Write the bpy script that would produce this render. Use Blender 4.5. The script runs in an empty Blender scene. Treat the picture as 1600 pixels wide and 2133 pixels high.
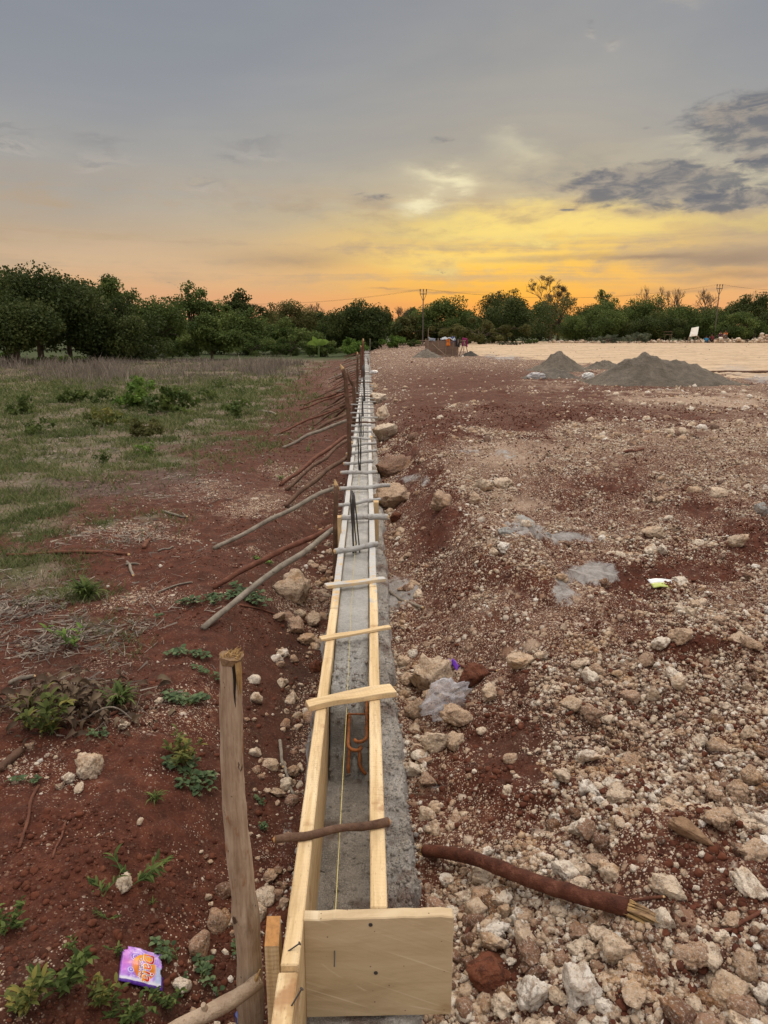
import bpy, bmesh, math, random
import numpy as np
from mathutils import Vector, Matrix, noise as mnoise

random.seed(7); rng = np.random.default_rng(7)
SC = bpy.context.scene
COL = SC.collection
R = math.radians

# ------------------------------------------------------------------ camera
F, CX, CY, CZ = 1500.0, 800.0, 1066.5, 1.6
TH = math.atan((CY - 695) / F)
PS = math.atan(34 * math.cos(TH) / F)
cam = bpy.data.cameras.new("camera"); camo = bpy.data.objects.new("camera", cam); COL.objects.link(camo)
cam.sensor_fit = 'VERTICAL'; cam.sensor_height = 36; cam.lens = F / 2133 * 36
cam.clip_start = 0.05; cam.clip_end = 3000
camo.location = (0, 0, CZ); camo.rotation_euler = (math.pi / 2 - TH, 0, -PS)
SC.camera = camo
SC.view_settings.view_transform = 'Standard'; SC.view_settings.look = 'None'
SC.view_settings.exposure = 0.0; SC.view_settings.gamma = 1.0
SC.render.engine = 'CYCLES'
SC.cycles.use_denoising = True
SC.cycles.max_bounces = 5; SC.cycles.diffuse_bounces = 3; SC.cycles.transparent_max_bounces = 12

FW = np.array([math.sin(PS) * math.cos(TH), math.cos(PS) * math.cos(TH), -math.sin(TH)])
RT = np.array([math.cos(PS), -math.sin(PS), 0.0]); UP = np.cross(RT, FW)
def ray(px, py): return FW + RT * (px - CX) / F + UP * (CY - py) / F
def atz(px, py, z=0.0):
    d = ray(px, py); return np.array([0, 0, CZ]) + d * (z - CZ) / d[2]
def aty(px, py, Y):
    d = ray(px, py); return np.array([0, 0, CZ]) + d * Y / d[1]
def proj(x, y, z):
    x, y, z = np.asarray(x, float), np.asarray(y, float), np.asarray(z, float) - CZ
    d = np.maximum(x * FW[0] + y * FW[1] + z * FW[2], 1e-3)
    return CX + F * (x * RT[0] + y * RT[1]) / d, CY - F * (x * UP[0] + y * UP[1] + z * UP[2]) / d

# ------------------------------------------------------------------ node helper
def lin(r, g, b):
    f = lambda c: (c / 255 / 12.92) if c / 255 <= 0.04045 else ((c / 255 + 0.055) / 1.055) ** 2.4
    return (f(r), f(g), f(b), 1.0)
class G:
    def __init__(s, tree): s.t = tree; s.n = tree.nodes; s.l = tree.links
    def put(s, sock, v):
        if isinstance(v, bpy.types.NodeSocket): s.l.new(v, sock)
        elif v is not None:
            if isinstance(v, (tuple, list)) and len(v) == 4 and sock.type == 'VECTOR': v = v[:3]
            if isinstance(v, (tuple, list)) and len(v) == 3 and sock.type == 'RGBA': v = (*v, 1)
            sock.default_value = v
    def node(s, typ, props=None, **ins):
        n = s.n.new(typ)
        for k, v in (props or {}).items(): setattr(n, k, v)
        for k, v in ins.items(): s.put(n.inputs[k.replace('_', ' ')], v)
        return n
    def math(s, op, a, b=0.0, c=None, clamp=False):
        n = s.n.new('ShaderNodeMath'); n.operation = op; n.use_clamp = clamp
        s.put(n.inputs[0], a); s.put(n.inputs[1], b)
        if c is not None: s.put(n.inputs[2], c)
        return n.outputs[0]
    def add(s, a, b): return s.math('ADD', a, b)
    def sub(s, a, b): return s.math('SUBTRACT', a, b)
    def mul(s, a, b): return s.math('MULTIPLY', a, b)
    def ss(s, v, a, b, lo=0.0, hi=1.0):
        n = s.n.new('ShaderNodeMapRange'); n.interpolation_type = 'SMOOTHSTEP'
        s.put(n.inputs['Value'], v); n.inputs['From Min'].default_value = a; n.inputs['From Max'].default_value = b
        n.inputs['To Min'].default_value = lo; n.inputs['To Max'].default_value = hi
        return n.outputs['Result']
    def gauss(s, v, c, w):
        d = s.math('DIVIDE', s.sub(v, c), w)
        return s.math('EXPONENT', s.mul(s.mul(d, d), -1.0))
    def mix(s, f, a, b, mode='MIX'):
        n = s.n.new('ShaderNodeMix'); n.data_type = 'RGBA'; n.blend_type = mode
        s.put(n.inputs[0], f); s.put(n.inputs[6], a); s.put(n.inputs[7], b)
        return n.outputs[2]
    def ramp(s, f, stops, interp='LINEAR'):
        n = s.n.new('ShaderNodeValToRGB'); n.color_ramp.interpolation = interp
        e = n.color_ramp.elements
        while len(e) < len(stops): e.new(0.5)
        for i, (p, c) in enumerate(stops): e[i].position = p; e[i].color = c if len(c) == 4 else (*c, 1)
        s.put(n.inputs[0], f); return n.outputs[0]
    def noise(s, vec, scale, detail=4, rough=0.55, dist=0.0, col=False):
        n = s.n.new('ShaderNodeTexNoise'); s.put(n.inputs['Vector'], vec)
        for k, v in (('Scale', scale), ('Detail', detail), ('Roughness', rough), ('Distortion', dist)): s.put(n.inputs[k], v)
        return n.outputs['Color' if col else 'Fac']
    def vor(s, vec, scale, feature='F1', rand=1.0):
        n = s.n.new('ShaderNodeTexVoronoi'); n.feature = feature
        s.put(n.inputs['Vector'], vec); n.inputs['Scale'].default_value = scale; n.inputs['Randomness'].default_value = rand
        return n
    def comb(s, x, y, z):
        n = s.n.new('ShaderNodeCombineXYZ')
        for i, v in enumerate((x, y, z)): s.put(n.inputs[i], v)
        return n.outputs[0]
    def sep(s, v):
        n = s.n.new('ShaderNodeSeparateXYZ'); s.put(n.inputs[0], v); return n.outputs
    def attr(s, name, typ='GEOMETRY'):
        n = s.n.new('ShaderNodeAttribute'); n.attribute_name = name; n.attribute_type = typ; return n.outputs['Fac']
    def pos(s): return s.n.new('ShaderNodeNewGeometry').outputs['Position']
    def objco(s): return s.n.new('ShaderNodeTexCoord').outputs['Object']
    def map(s, v, scale=(1, 1, 1), loc=(0, 0, 0)):
        n = s.n.new('ShaderNodeMapping'); s.put(n.inputs[0], v)
        n.inputs['Scale'].default_value = scale; n.inputs['Location'].default_value = loc; return n.outputs[0]
    def bump(s, h, strength=0.5, dist=0.01, normal=None):
        n = s.n.new('ShaderNodeBump'); s.put(n.inputs['Height'], h)
        n.inputs['Strength'].default_value = strength; n.inputs['Distance'].default_value = dist
        if normal is not None: s.l.new(normal, n.inputs['Normal'])
        return n.outputs[0]
def material(name):
    m = bpy.data.materials.new(name); m.use_nodes = True
    g = G(m.node_tree); b = m.node_tree.nodes['Principled BSDF']
    b.inputs['Roughness'].default_value = 0.9; b.inputs['Specular IOR Level'].default_value = 0.25
    g.b = b; g.m = m; return g
def setp(g, **k):
    for n, v in k.items(): g.put(g.b.inputs[n.replace('_', ' ')], v)
    return g.m

# ------------------------------------------------------------------ world: dusk sky with thin cloud, brightest in view behind the clouds ahead
ZEN_BOOST = 9.0      # extra brightness put into the unseen sky overhead and behind to light the ground
def build_world():
    w = bpy.data.worlds.new("World"); SC.world = w; w.use_nodes = True
    g = G(w.node_tree); g.n.clear()
    out = g.n.new('ShaderNodeOutputWorld'); bg = g.n.new('ShaderNodeBackground')
    d = g.node('ShaderNodeVectorMath', {'operation': 'NORMALIZE'})
    g.l.new(g.n.new('ShaderNodeTexCoord').outputs['Generated'], d.inputs[0]); d = d.outputs[0]
    x, y, z = g.sep(d)
    el = g.mul(g.math('ARCSINE', z), 180 / math.pi)
    az = g.mul(g.math('ARCTAN2', x, y), 180 / math.pi)
    n1 = g.noise(g.map(g.comb(az, el, 0), (0.03, 0.10, 1), (3.1, 1.7, 0)), 1.0, 6, 0.55, 0.5)
    n3 = g.noise(g.map(g.comb(az, el, 0), (0.035, 0.42, 1), (1.3, 7.7, 0)), 1.0, 6, 0.55, 0.9)
    elw = g.add(el, g.mul(g.sub(n3, 0.5), 2.6))
    S = lambda L: [(p / 24, lin(*c)) for p, c in L]
    base = g.ramp(g.math('DIVIDE', elw, 24.0), S([(0, (226, 160, 126)), (2, (228, 170, 128)), (3.4, (222, 178, 136)), (5, (208, 178, 145)),
        (7, (192, 171, 146)), (9, (179, 169, 155)), (12, (164, 162, 159)), (16, (152, 155, 160)), (20, (144, 149, 157)), (24, (138, 144, 155))]))
    glow = g.ramp(g.math('DIVIDE', elw, 24.0), S([(0, (246, 158, 96)), (2, (252, 172, 78)), (3.5, (255, 188, 70)), (5, (252, 199, 88)),
        (6.6, (245, 204, 108)), (8.5, (226, 199, 134)), (10, (203, 188, 156)), (13, (178, 170, 156)), (17, (162, 160, 157)), (24, (147, 150, 156))]))
    gm = g.mul(g.gauss(az, 11.0, 14.5), g.ss(n1, 0.25, 0.5, 0.62, 1.0))
    sky = g.mix(gm, base, glow)
    # billowed cloud detail, warped so that edges curl
    nA = g.noise(g.map(g.comb(az, el, 0), (0.085, 0.24, 1), (4.4, 2.1, 0)), 1.0, 9, 0.58, 0.35)
    nB = g.noise(g.map(g.comb(az, el, 0), (0.19, 0.50, 1), (8.4, 5.1, 0)), 1.0, 9, 0.60, 0.25)
    nC = g.noise(g.map(g.comb(az, el, 0), (0.030, 0.55, 1), (1.9, 3.3, 0)), 1.0, 7, 0.58, 0.5)
    nD = g.noise(g.map(g.comb(az, el, 0), (0.42, 1.25, 1), (2.4, 9.1, 0)), 1.0, 8, 0.62, 0.4)
    azw = g.add(az, g.mul(g.sub(nA, 0.5), 9.0)); ew = g.add(el, g.mul(g.sub(nB, 0.5), 5.0))
    # thin grey tan veil over the glow and around it
    st = g.mul(g.ss(g.add(g.mul(nC, .55), g.add(g.mul(nB, .28), g.mul(nD, .17))), 0.455, 0.575), g.mul(g.ss(el, 2.6, 4.6), g.ss(el, 11.5, 8.0)))
    sky = g.mix(g.mul(st, g.ss(g.math('ABSOLUTE', g.sub(az, 8)), 2, 20, 0.74, 0.74)), sky, lin(188, 164, 136))
    st2 = g.mul(g.ss(nA, 0.44, 0.60), g.mul(g.gauss(az, 9, 15), g.gauss(el, 9.6, 2.6)))
    sky = g.mix(g.mul(st2, 0.85), sky, g.mix(g.ss(nD, .4, .6), lin(176, 165, 146), lin(156, 150, 142)))
    st3 = g.mul(g.ss(nB, 0.48, 0.62), g.mul(g.gauss(az, 12, 14), g.gauss(el, 7.2, 2.2)))
    sky = g.mix(g.mul(st3, 0.72), sky, g.mix(g.ss(nD, .42, .58), lin(196, 170, 124), lin(172, 148, 118)))
    # bright breaks in the cloud
    for a0, e0, wa, we, k in ((4.6, 11.0, 1.5, 0.55, .55), (4.0, 9.2, 1.2, 0.45, .75), (6.0, 10.8, 1.0, 0.4, .5), (8.6, 7.4, 4.2, 0.6, .6), (13.5, 8.0, 4.5, 0.55, .55), (13, 7.2, 6, 0.35, .4), (6, 5.3, 5, 0.5, .45), (19, 7.4, 4, .4, .4), (26, 10.2, 2.2, .7, .45), (24.5, 12.3, 2.5, .3, .3), (27.5, 7.0, 3, .4, .35), (11.5, 12.6, 1.6, .7, .25)):
        s1 = g.mul(g.gauss(azw, a0, wa * 1.3), g.gauss(ew, e0, we * 1.35))
        sky = g.mix(g.mul(s1, k), sky, lin(255, 244, 200) if e0 > 8.6 else lin(255, 226, 130))
    # heavy grey cumulus to the right
    for a0, e0, wa, we, k in ((26.2, 13.2, 4.6, 1.9, 1.4), (23.4, 14.2, 2.0, .8, .9), (21.2, 9.9, 6.6, 1.5, 1.4), (25.8, 8.7, 5.5, .85, 1.25), (26.4, 11.2, 1.7, .5, .8), (17.5, 10.8, 3, .5, .7), (17.5, 8.8, .7, .2, .8), (14.6, 8.6, .9, .13, .8), (.6, 9.8, 1.9, .42, .85), (5.4, 13.4, 1.8, .35, .6), (19.6, 13.5, .6, .2, .6)):
        reg = g.mul(g.gauss(az, a0, wa), g.gauss(el, e0, we))
        cm = g.ss(g.add(g.mul(reg, 0.72 * k), g.add(g.mul(nB, 1.1), g.mul(nD, 0.75))), 1.22, 1.62)
        cc = g.mix(g.ss(nD, 0.36, 0.60), lin(166, 156, 144), lin(112, 114, 121))
        sky = g.mix(g.mul(cm, 0.88), sky, cc)
    for a0, e0, wa, we, k in ((20.5, 5.25, 3.6, 0.20, 0.75), (26.0, 5.0, 4.5, 0.55, 0.62), (26.5, 3.9, 4, 0.35, 0.5), (24, 3.0, 5, 0.2, 0.4), (5.5, 3.0, 3.2, 0.12, 0.55), (1.5, 3.15, 1.2, 0.09, 0.5), (-5.5, 5.3, 5.5, 0.75, 0.42), (13, 5.3, 6, .22, .35)):
        s1 = g.mul(g.gauss(az, a0, wa), g.gauss(g.add(el, g.add(g.mul(g.sub(nB, 0.5), 1.5), g.mul(g.sub(az, a0), -0.02))), e0, we))
        sky = g.mix(g.mul(s1, k), sky, lin(150, 128, 112))
    for a0, e0, wa, we in ((-8.3, 12.5, 2.6, .16), (-18.6, 11.9, 2.3, .18), (-24.5, 12.2, 2.4, .12), (-9.8, 11.4, 1.1, .15), (-19, 11.1, 1.2, .1), (-11.6, 10.2, 1.5, .12), (21, 20.6, 1.2, .25), (17, 18.6, .5, .15), (15.5, 19.2, .3, .12)):
        s1 = g.mul(g.gauss(az, a0, wa), g.gauss(ew, e0, we * 2.2)); s1 = g.mul(s1, g.ss(nB, .40, .58))
        sky = g.mix(g.mul(s1, .55), sky, lin(188, 180, 170))
        s1 = g.mul(g.gauss(az, a0, wa * .8), g.gauss(ew, e0 + .25, we * 1.6)); sky = g.mix(g.mul(s1, .30), sky, lin(128, 128, 132))
    # large soft variation
    sky = g.mix(0.5, sky, g.mix(g.ss(n1, 0.3, 0.7), (0.86, 0.87, 0.90, 1), (1.12, 1.10, 1.06, 1)), 'MULTIPLY')
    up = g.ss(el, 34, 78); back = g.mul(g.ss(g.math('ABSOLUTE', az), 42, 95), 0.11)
    sky = g.mix(g.math('MAXIMUM', up, g.mul(back, 5.0)), sky, lin(158, 148, 136))  # out-of-view sky overhead and behind, tinted to warm the ground light
    k = g.add(1.0, g.mul(g.math('MAXIMUM', up, back), ZEN_BOOST))
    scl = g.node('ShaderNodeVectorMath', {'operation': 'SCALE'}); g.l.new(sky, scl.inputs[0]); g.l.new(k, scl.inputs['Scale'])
    ns = g.n.new('ShaderNodeTexSky'); ns.sky_type = 'NISHITA'; ns.sun_disc = False
    ns.sun_elevation = R(9); ns.sun_rotation = R(9)
    nsc = g.node('ShaderNodeVectorMath', {'operation': 'SCALE'}); g.l.new(ns.outputs[0], nsc.inputs[0]); nsc.inputs['Scale'].default_value = 0.0004
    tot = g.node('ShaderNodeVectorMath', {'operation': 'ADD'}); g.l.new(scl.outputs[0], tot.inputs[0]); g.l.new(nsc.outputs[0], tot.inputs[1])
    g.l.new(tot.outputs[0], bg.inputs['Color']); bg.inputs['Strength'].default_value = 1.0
    g.l.new(bg.outputs[0], out.inputs[0])
    w.cycles.sampling_method = 'MANUAL'; w.cycles.sample_map_resolution = 512
build_world()
sl = bpy.data.lights.new("sun", 'SUN'); slo = bpy.data.objects.new("sun", sl); COL.objects.link(slo)
sl.energy = 1.1; sl.angle = R(25); sl.color = (1.0, 0.80, 0.58)
slo.rotation_euler = (-R(90 - 24), 0, -R(9)); slo.location = (0, 0, 30)
# a sun lamp shines along its local -Z: tilt so that light comes from ahead (+Y), slightly right
slo.rotation_euler = Vector((-math.sin(R(9)) * math.cos(R(24)), -math.cos(R(9)) * math.cos(R(24)), -math.sin(R(24)))).to_track_quat('-Z', 'Y').to_euler()

# ------------------------------------------------------------------ object helpers
def tag(o, label=None, cat=None, group=None, kind=None):
    if label: o['label'] = label
    if cat: o['category'] = cat
    if group: o['group'] = group
    if kind: o['kind'] = kind
    return o
def thing(name, loc, label, cat, group=None, rz=0.0):
    o = bpy.data.objects.new(name, None); COL.objects.link(o); o.location = [float(v) for v in loc]
    o.rotation_euler = (0, 0, rz); o.empty_display_size = 0.05
    return tag(o, label, cat, group)
def link(name, me, m=None, parent=None):
    o = bpy.data.objects.new(name, me); COL.objects.link(o)
    if m is not None:
        me.materials.clear(); me.materials.append(m)
    if parent: o.parent = parent
    return o
def npmesh(name, V, Fc, attrs=None, smooth=False):
    V = np.asarray(V, np.float32); me = bpy.data.meshes.new(name)
    if isinstance(Fc, np.ndarray):
        k = Fc.shape[1]; n = len(Fc)
        me.vertices.add(len(V)); me.vertices.foreach_set('co', V.ravel())
        me.loops.add(n * k); me.loops.foreach_set('vertex_index', Fc.astype(np.int32).ravel())
        me.polygons.add(n); me.polygons.foreach_set('loop_start', np.arange(0, n * k, k, dtype=np.int32))
        me.update(calc_edges=True)
    else:
        me.from_pydata(V.tolist(), [], Fc); me.update()
    if smooth: me.polygons.foreach_set('use_smooth', np.ones(len(me.polygons), bool))
    for k, a in (attrs or {}).items():
        at = me.attributes.new(k, 'FLOAT', 'POINT'); at.data.foreach_set('value', np.asarray(a, np.float32))
    return me
class MB:
    """collects tubes, boxes and quads into one mesh"""
    def __init__(s): s.V = []; s.F = []
    def addf(s, V, Fc):
        o = len(s.V); s.V += [tuple(v) for v in V]; s.F += [tuple(i + o for i in f) for f in Fc]; return s
    def box(s, c, size, rot=None):
        hx, hy, hz = (v / 2 for v in size); V = [Vector((sx * hx, sy * hy, sz * hz)) for sx in (-1, 1) for sy in (-1, 1) for sz in (-1, 1)]
        if rot is not None: V = [rot @ v for v in V]
        c = Vector(c); V = [v + c for v in V]
        return s.addf(V, [(0, 1, 3, 2), (4, 6, 7, 5), (0, 4, 5, 1), (2, 3, 7, 6), (0, 2, 6, 4), (1, 5, 7, 3)])
    def tube(s, pts, rad, seg=8, jit=0.0, cap=True, flat=1.0, lump=0.0, lf=40.0):
        pts = [Vector([float(v) for v in p]) for p in pts]; n = len(pts)
        if not hasattr(rad, '__len__'): rad = [rad] * n
        V = []; Fc = []; up = None
        for i, p in enumerate(pts):
            t = (pts[min(i + 1, n - 1)] - pts[max(i - 1, 0)]).normalized()
            if up is None: up = Vector((0, 0, 1)) if abs(t.z) < 0.9 else Vector((1, 0, 0))
            a = t.cross(up).normalized(); b = a.cross(t).normalized(); up = b
            for k in range(seg):
                th = 2 * math.pi * k / seg; r = rad[i] * (1 + (random.uniform(-jit, jit) if jit else 0))
                w = a * math.cos(th) * r + b * math.sin(th) * r * flat
                if lump: q = p + w; w = w * (1 + lump * (mnoise.noise(q * lf) + 0.6 * mnoise.noise(q * lf * 2.7)))
                V.append(p + w)
        for i in range(n - 1):
            for k in range(seg):
                k2 = (k + 1) % seg; Fc.append((i * seg + k, i * seg + k2, (i + 1) * seg + k2, (i + 1) * seg + k))
        if cap and seg > 2: Fc.append(tuple(range(seg - 1, -1, -1))); Fc.append(tuple((n - 1) * seg + k for k in range(seg)))
        return s.addf(V, Fc)
    def mesh(s, name, smooth=False):
        me = bpy.data.meshes.new(name); me.from_pydata(s.V, [], s.F); me.update()
        if smooth: me.polygons.foreach_set('use_smooth', np.ones(len(me.polygons), bool))
        return me
    def build(s, name, m, parent=None, smooth=False): return link(name, s.mesh(name, smooth), m, parent)
def bevel(o, w=0.003, seg=1):
    b = o.modifiers.new('bevel', 'BEVEL'); b.width = w; b.segments = seg; b.limit_method = 'ANGLE'; return o
def wob(p0, p1, n, amp, sag=0.0):
    """a slightly crooked line of points"""
    p0, p1 = Vector([float(v) for v in p0]), Vector([float(v) for v in p1]); d = p1 - p0; L = d.length
    a = d.cross(Vector((0, 0, 1))).normalized(); b = a.cross(d).normalized(); out = []
    ph = [random.uniform(0, 6.28) for _ in range(4)]
    for i in range(n):
        t = i / (n - 1); e = math.sin(math.pi * t) ** 0.5 if 0 < t < 1 else 0
        o = (math.sin(t * 5 + ph[0]) * 0.6 + math.sin(t * 11 + ph[1]) * 0.4) * amp * e
        q = (math.sin(t * 6 + ph[2]) * 0.6 + math.sin(t * 13 + ph[3]) * 0.4) * amp * e
        out.append(p0 + d * t + a * o + b * (q - sag * math.sin(math.pi * t)))
    return out

# ------------------------------------------------------------------ noise in numpy
def _hash(ix, iy, seed):
    h = (ix.astype(np.int64) * 374761393 + iy.astype(np.int64) * 668265263 + seed * 1274126177) & 0xFFFFFFFF
    h = ((h ^ (h >> 13)) * 1274126177) & 0xFFFFFFFF
    return ((h ^ (h >> 16)) & 0xFFFF) / 65535.0
def vnoise(x, y, seed=0):
    ix, iy = np.floor(x), np.floor(y); fx, fy = x - ix, y - iy
    fx = fx * fx * fx * (fx * (fx * 6 - 15) + 10); fy = fy * fy * fy * (fy * (fy * 6 - 15) + 10)
    a, b = _hash(ix, iy, seed), _hash(ix + 1, iy, seed); c, d = _hash(ix, iy + 1, seed), _hash(ix + 1, iy + 1, seed)
    return (a + (b - a) * fx) * (1 - fy) + (c + (d - c) * fx) * fy
def fbm(x, y, f, o=4, seed=0, g=0.5):
    s = 0; a = 1; t = 0
    for i in range(o):
        s = s + a * vnoise(x * f + 17.3 * i, y * f - 9.1 * i, seed + i); t += a; a *= g; f *= 2.03
    return s / t
def sst(a, b, v):
    t = np.clip((v - a) / (b - a), 0, 1); return t * t * (3 - 2 * t)

# ------------------------------------------------------------------ the lie of the land
RT_TOP = 0.30                         # top of the formwork boards
XL0, XL1, XR0, XR1 = -0.190, -0.152, 0.0, 0.040
def height(x, y):
    x = np.asarray(x, float); y = np.asarray(y, float)
    dr, dl = x - XR1, XL0 - x
    sc = np.clip(0.35 + y * 0.12, 0.4, 1.3)
    big = fbm(x, y, 0.55, 3, 3) - 0.5; mid = fbm(x, y, 1.9, 3, 11) - 0.5; fine = fbm(x, y, 9.0, 4, 21, 0.6) - 0.5
    zr = -0.06 + 0.24 * sst(0.09, 0.80, dr) + 0.07 * sst(0.8, 3.0, dr)
    zr = zr + 0.10 * np.exp(-((y - 2.95 - 0.25 * (big * 2)) / 0.33) ** 2) * sst(0.5, 1.1, dr)
    zr = zr - 0.06 * np.exp(-((y - 2.3) / 0.35) ** 2) * sst(0.3, 0.8, dr)
    zr = zr + 0.06 * np.exp(-((y - 4.2) / 0.7) ** 2) * sst(0.2, 0.7, dr)
    zr = zr + 0.28 * sst(25, 95, y) * sst(0, 14, x) + 0.02 * sst(8, 40, y)
    rug = 1 - np.abs(2 * fbm(x, y, 3.6, 3, 141) - 1)
    zr = zr + (big * 0.22 + mid * 0.20 + (rug - 0.7) * 0.10) * sst(0.05, 0.6, dr) * (1 - 0.6 * sst(6, 14, y)) + fine * 0.085 * (1 - .5 * sst(6, 14, y))
    zr = zr + 0.05 * np.exp(-((dr - 0.62) / 0.22) ** 2) * sst(2.9, 3.4, y) * (1 - sst(6, 9, y))
    zr = zr + (0.05 + 0.26 * np.clip(fbm(x, y, 2.1, 3, 151) - .38, 0, 1)) * np.exp(-((dr - 0.85) / 0.45) ** 2) * sst(2.9, 3.6, y) * (1 - sst(9, 14, y))
    zl = -0.23 + 0.27 * sst(0.12, 0.70, dl) * (1 - 0.55 * sst(5, 12, y)) - 0.06 * sst(1.0, 3.0, dl)
    zl = zl + (big * 0.12 + mid * 0.06) * sst(0.3, 1.2, dl) + fine * 0.045
    w = sst(XL0 - 0.1, XR1 + 0.05, x)
    return zl * (1 - w) + zr * w
def hz(x, y): return float(height(np.array([x]), np.array([y]))[0])
def ground(px, py):
    """where the line of sight through a point of the photo meets the land"""
    z = 0.05
    for _ in range(12):
        p = atz(px, py, z); z = hz(p[0], p[1])
    p = atz(px, py, z); return Vector((p[0], p[1], z))
def ppm(p):  # metres per photo pixel at a world point
    return float(np.dot(np.array(p) - [0, 0, CZ], FW)) / F

def blob(px, py, L):
    m = np.zeros_like(px)
    for cx, cy, rx, ry, k in L: m = np.maximum(m, k * np.exp(-(((px - cx) / rx) ** 2 + ((py - cy) / ry) ** 2)))
    return m
RED = [(1000, 800, 210, 26, 1), (1150, 858, 190, 26, .75), (890, 850, 90, 50, .9), (1370, 872, 150, 20, .6), (850, 950, 50, 50, .7), (1250, 1010, 90, 26, .5), (1040, 1190, 90, 36, .6), (900, 1100, 70, 100, .72), (1410, 1200, 110, 34, 1), (1080, 1580, 140, 80, .8), (1330, 1215, 70, 36, 1), (900, 895, 110, 45, .8), (1010, 832, 190, 20, .9),
       (870, 1000, 60, 60, .7), (1450, 1335, 110, 26, .7), (1560, 1120, 60, 36, .9), (1250, 815, 130, 16, .8), (1080, 880, 120, 25, .8), (1440, 1050, 80, 25, .5), (1190, 1650, 130, 60, .55),
       (330, 1185, 170, 42, 1), (300, 1740, 320, 190, .8), (500, 1335, 150, 50, .9), (560, 930, 170, 50, 1), (350, 1275, 90, 25, .8), (640, 860, 120, 50, .7), (560, 1110, 100, 22, .9), (560, 1420, 60, 180, .9), (480, 1700, 60, 160, .9), (980, 775, 190, 14, .55)]
GRV = [(970, 1010, 110, 45, 1), (1060, 1085, 110, 38, 1), (925, 955, 60, 22, .8), (1000, 1250, 90, 40, .9), (540, 1060, 75, 42, 1), (250, 1105, 120, 16, .9), (310, 1255, 110, 45, .8), (80, 1600, 130, 55, .75), (620, 985, 70, 32, .8), (420, 1010, 90, 25, .5), (640, 1270, 70, 60, .9), (620, 1520, 45, 160, .7), (200, 1700, 160, 90, .55), (560, 1790, 60, 100, .6), (330, 1480, 120, 60, .7), (600, 900, 80, 30, .6), (690, 800, 40, 25, .5)]
GRS = [(60, 1070, 120, 60, 1), (50, 1190, 110, 50, .9), (170, 1240, 60, 22, .8), (100, 968, 150, 26, .8), (320, 962, 90, 14, .7), (340, 1085, 50, 14, .7), (300, 850, 240, 55, .9), (480, 860, 80, 30, .7), (100, 845, 150, 40, .8), (200, 1310, 70, 35, .5), (235, 1095, 40, 14, .8), (60, 1010, 80, 20, .5), (460, 870, 70, 18, .9)]
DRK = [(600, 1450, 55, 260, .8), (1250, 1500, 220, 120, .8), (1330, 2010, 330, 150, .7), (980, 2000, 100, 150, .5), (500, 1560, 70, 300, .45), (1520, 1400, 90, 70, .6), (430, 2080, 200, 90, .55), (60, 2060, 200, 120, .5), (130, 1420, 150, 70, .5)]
GRY = [(130, 1005, 190, 32, .9), (330, 985, 90, 22, .7), (40, 940, 100, 22, .6), (280, 925, 200, 18, .5)]
CEM = [(1235, 1195, 62, 26, 1.1), (1170, 1235, 40, 40, .7), (1180, 1120, 55, 13, 1.0), (1095, 1105, 55, 25, .7), (1060, 950, 40, 10, .6), (975, 940, 40, 8, .6), (830, 1240, 45, 40, .9), (950, 885, 25, 6, .5), (1590, 790, 60, 12, .6), (1050, 745, 50, 5, .8), (860, 1000, 40, 14, .7), (1530, 770, 70, 20, .5), (600, 1750, 30, 80, .45), (930, 1640, 40, 18, .5)]
PAL = [(1060, 960, 120, 45, .75), (1180, 930, 200, 35, .6), (1500, 900, 200, 40, .6), (1060, 1040, 90, 30, .8), (1450, 830, 220, 16, .9), (1150, 800, 160, 10, .6)]
def masks(x, y, z):
    px, py = proj(x, y, z)
    n = (fbm(x, y, 1.3, 4, 40) - 0.5); n2 = (fbm(x, y, 4.5, 4, 50) - 0.5)
    wx, wy = px + n * 120 + n2 * 50, py + (n * 40 + n2 * 26)
    right = sst(-0.10, 0.15, x)
    front = (y > 0.6)
    red = blob(wx, wy, RED) * front
    grs = np.clip(blob(wx, wy, GRS) * front + 0.62 * (1 - right) * sst(6, 12, y) * sst(1.3, 4.0, -x + n * 4) , 0, 1)
    grs = grs * (1 - right)
    sand = sst(-6, 10, (738 + np.maximum(px - 960, 0) * 0.085) - wy * 0.4 - py * 0.6) * sst(900, 1010, px) * front * right
    grv = np.where(x > -0.08, 0.68, 0.04) + n * 0.75 + n2 * 0.5
    grv = np.clip(np.maximum(grv, blob(wx, wy, GRV)) - red * 0.85, 0.02, 1)
    grv = np.clip(grv - 0.5 * grs, 0.0, 1)
    pal = blob(wx, wy, PAL) * front * right
    cem = np.clip(blob(px + n2 * 60, py + n2 * 22, CEM) * front - 0.15, 0, 1)
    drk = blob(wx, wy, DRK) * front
    gry = blob(wx, wy, GRY) * front * (1 - right)
    wood = (sst(47, 55, y) * (1 - right)) + sst(100, 110, y) * right
    return dict(red=red, grass=grs, sand=np.clip(sand * (1 - wood), 0, 1), gravel=grv, pale=pal, cement=cem, dark=drk, grey=gry, wood=np.clip(wood, 0, 1))

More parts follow.
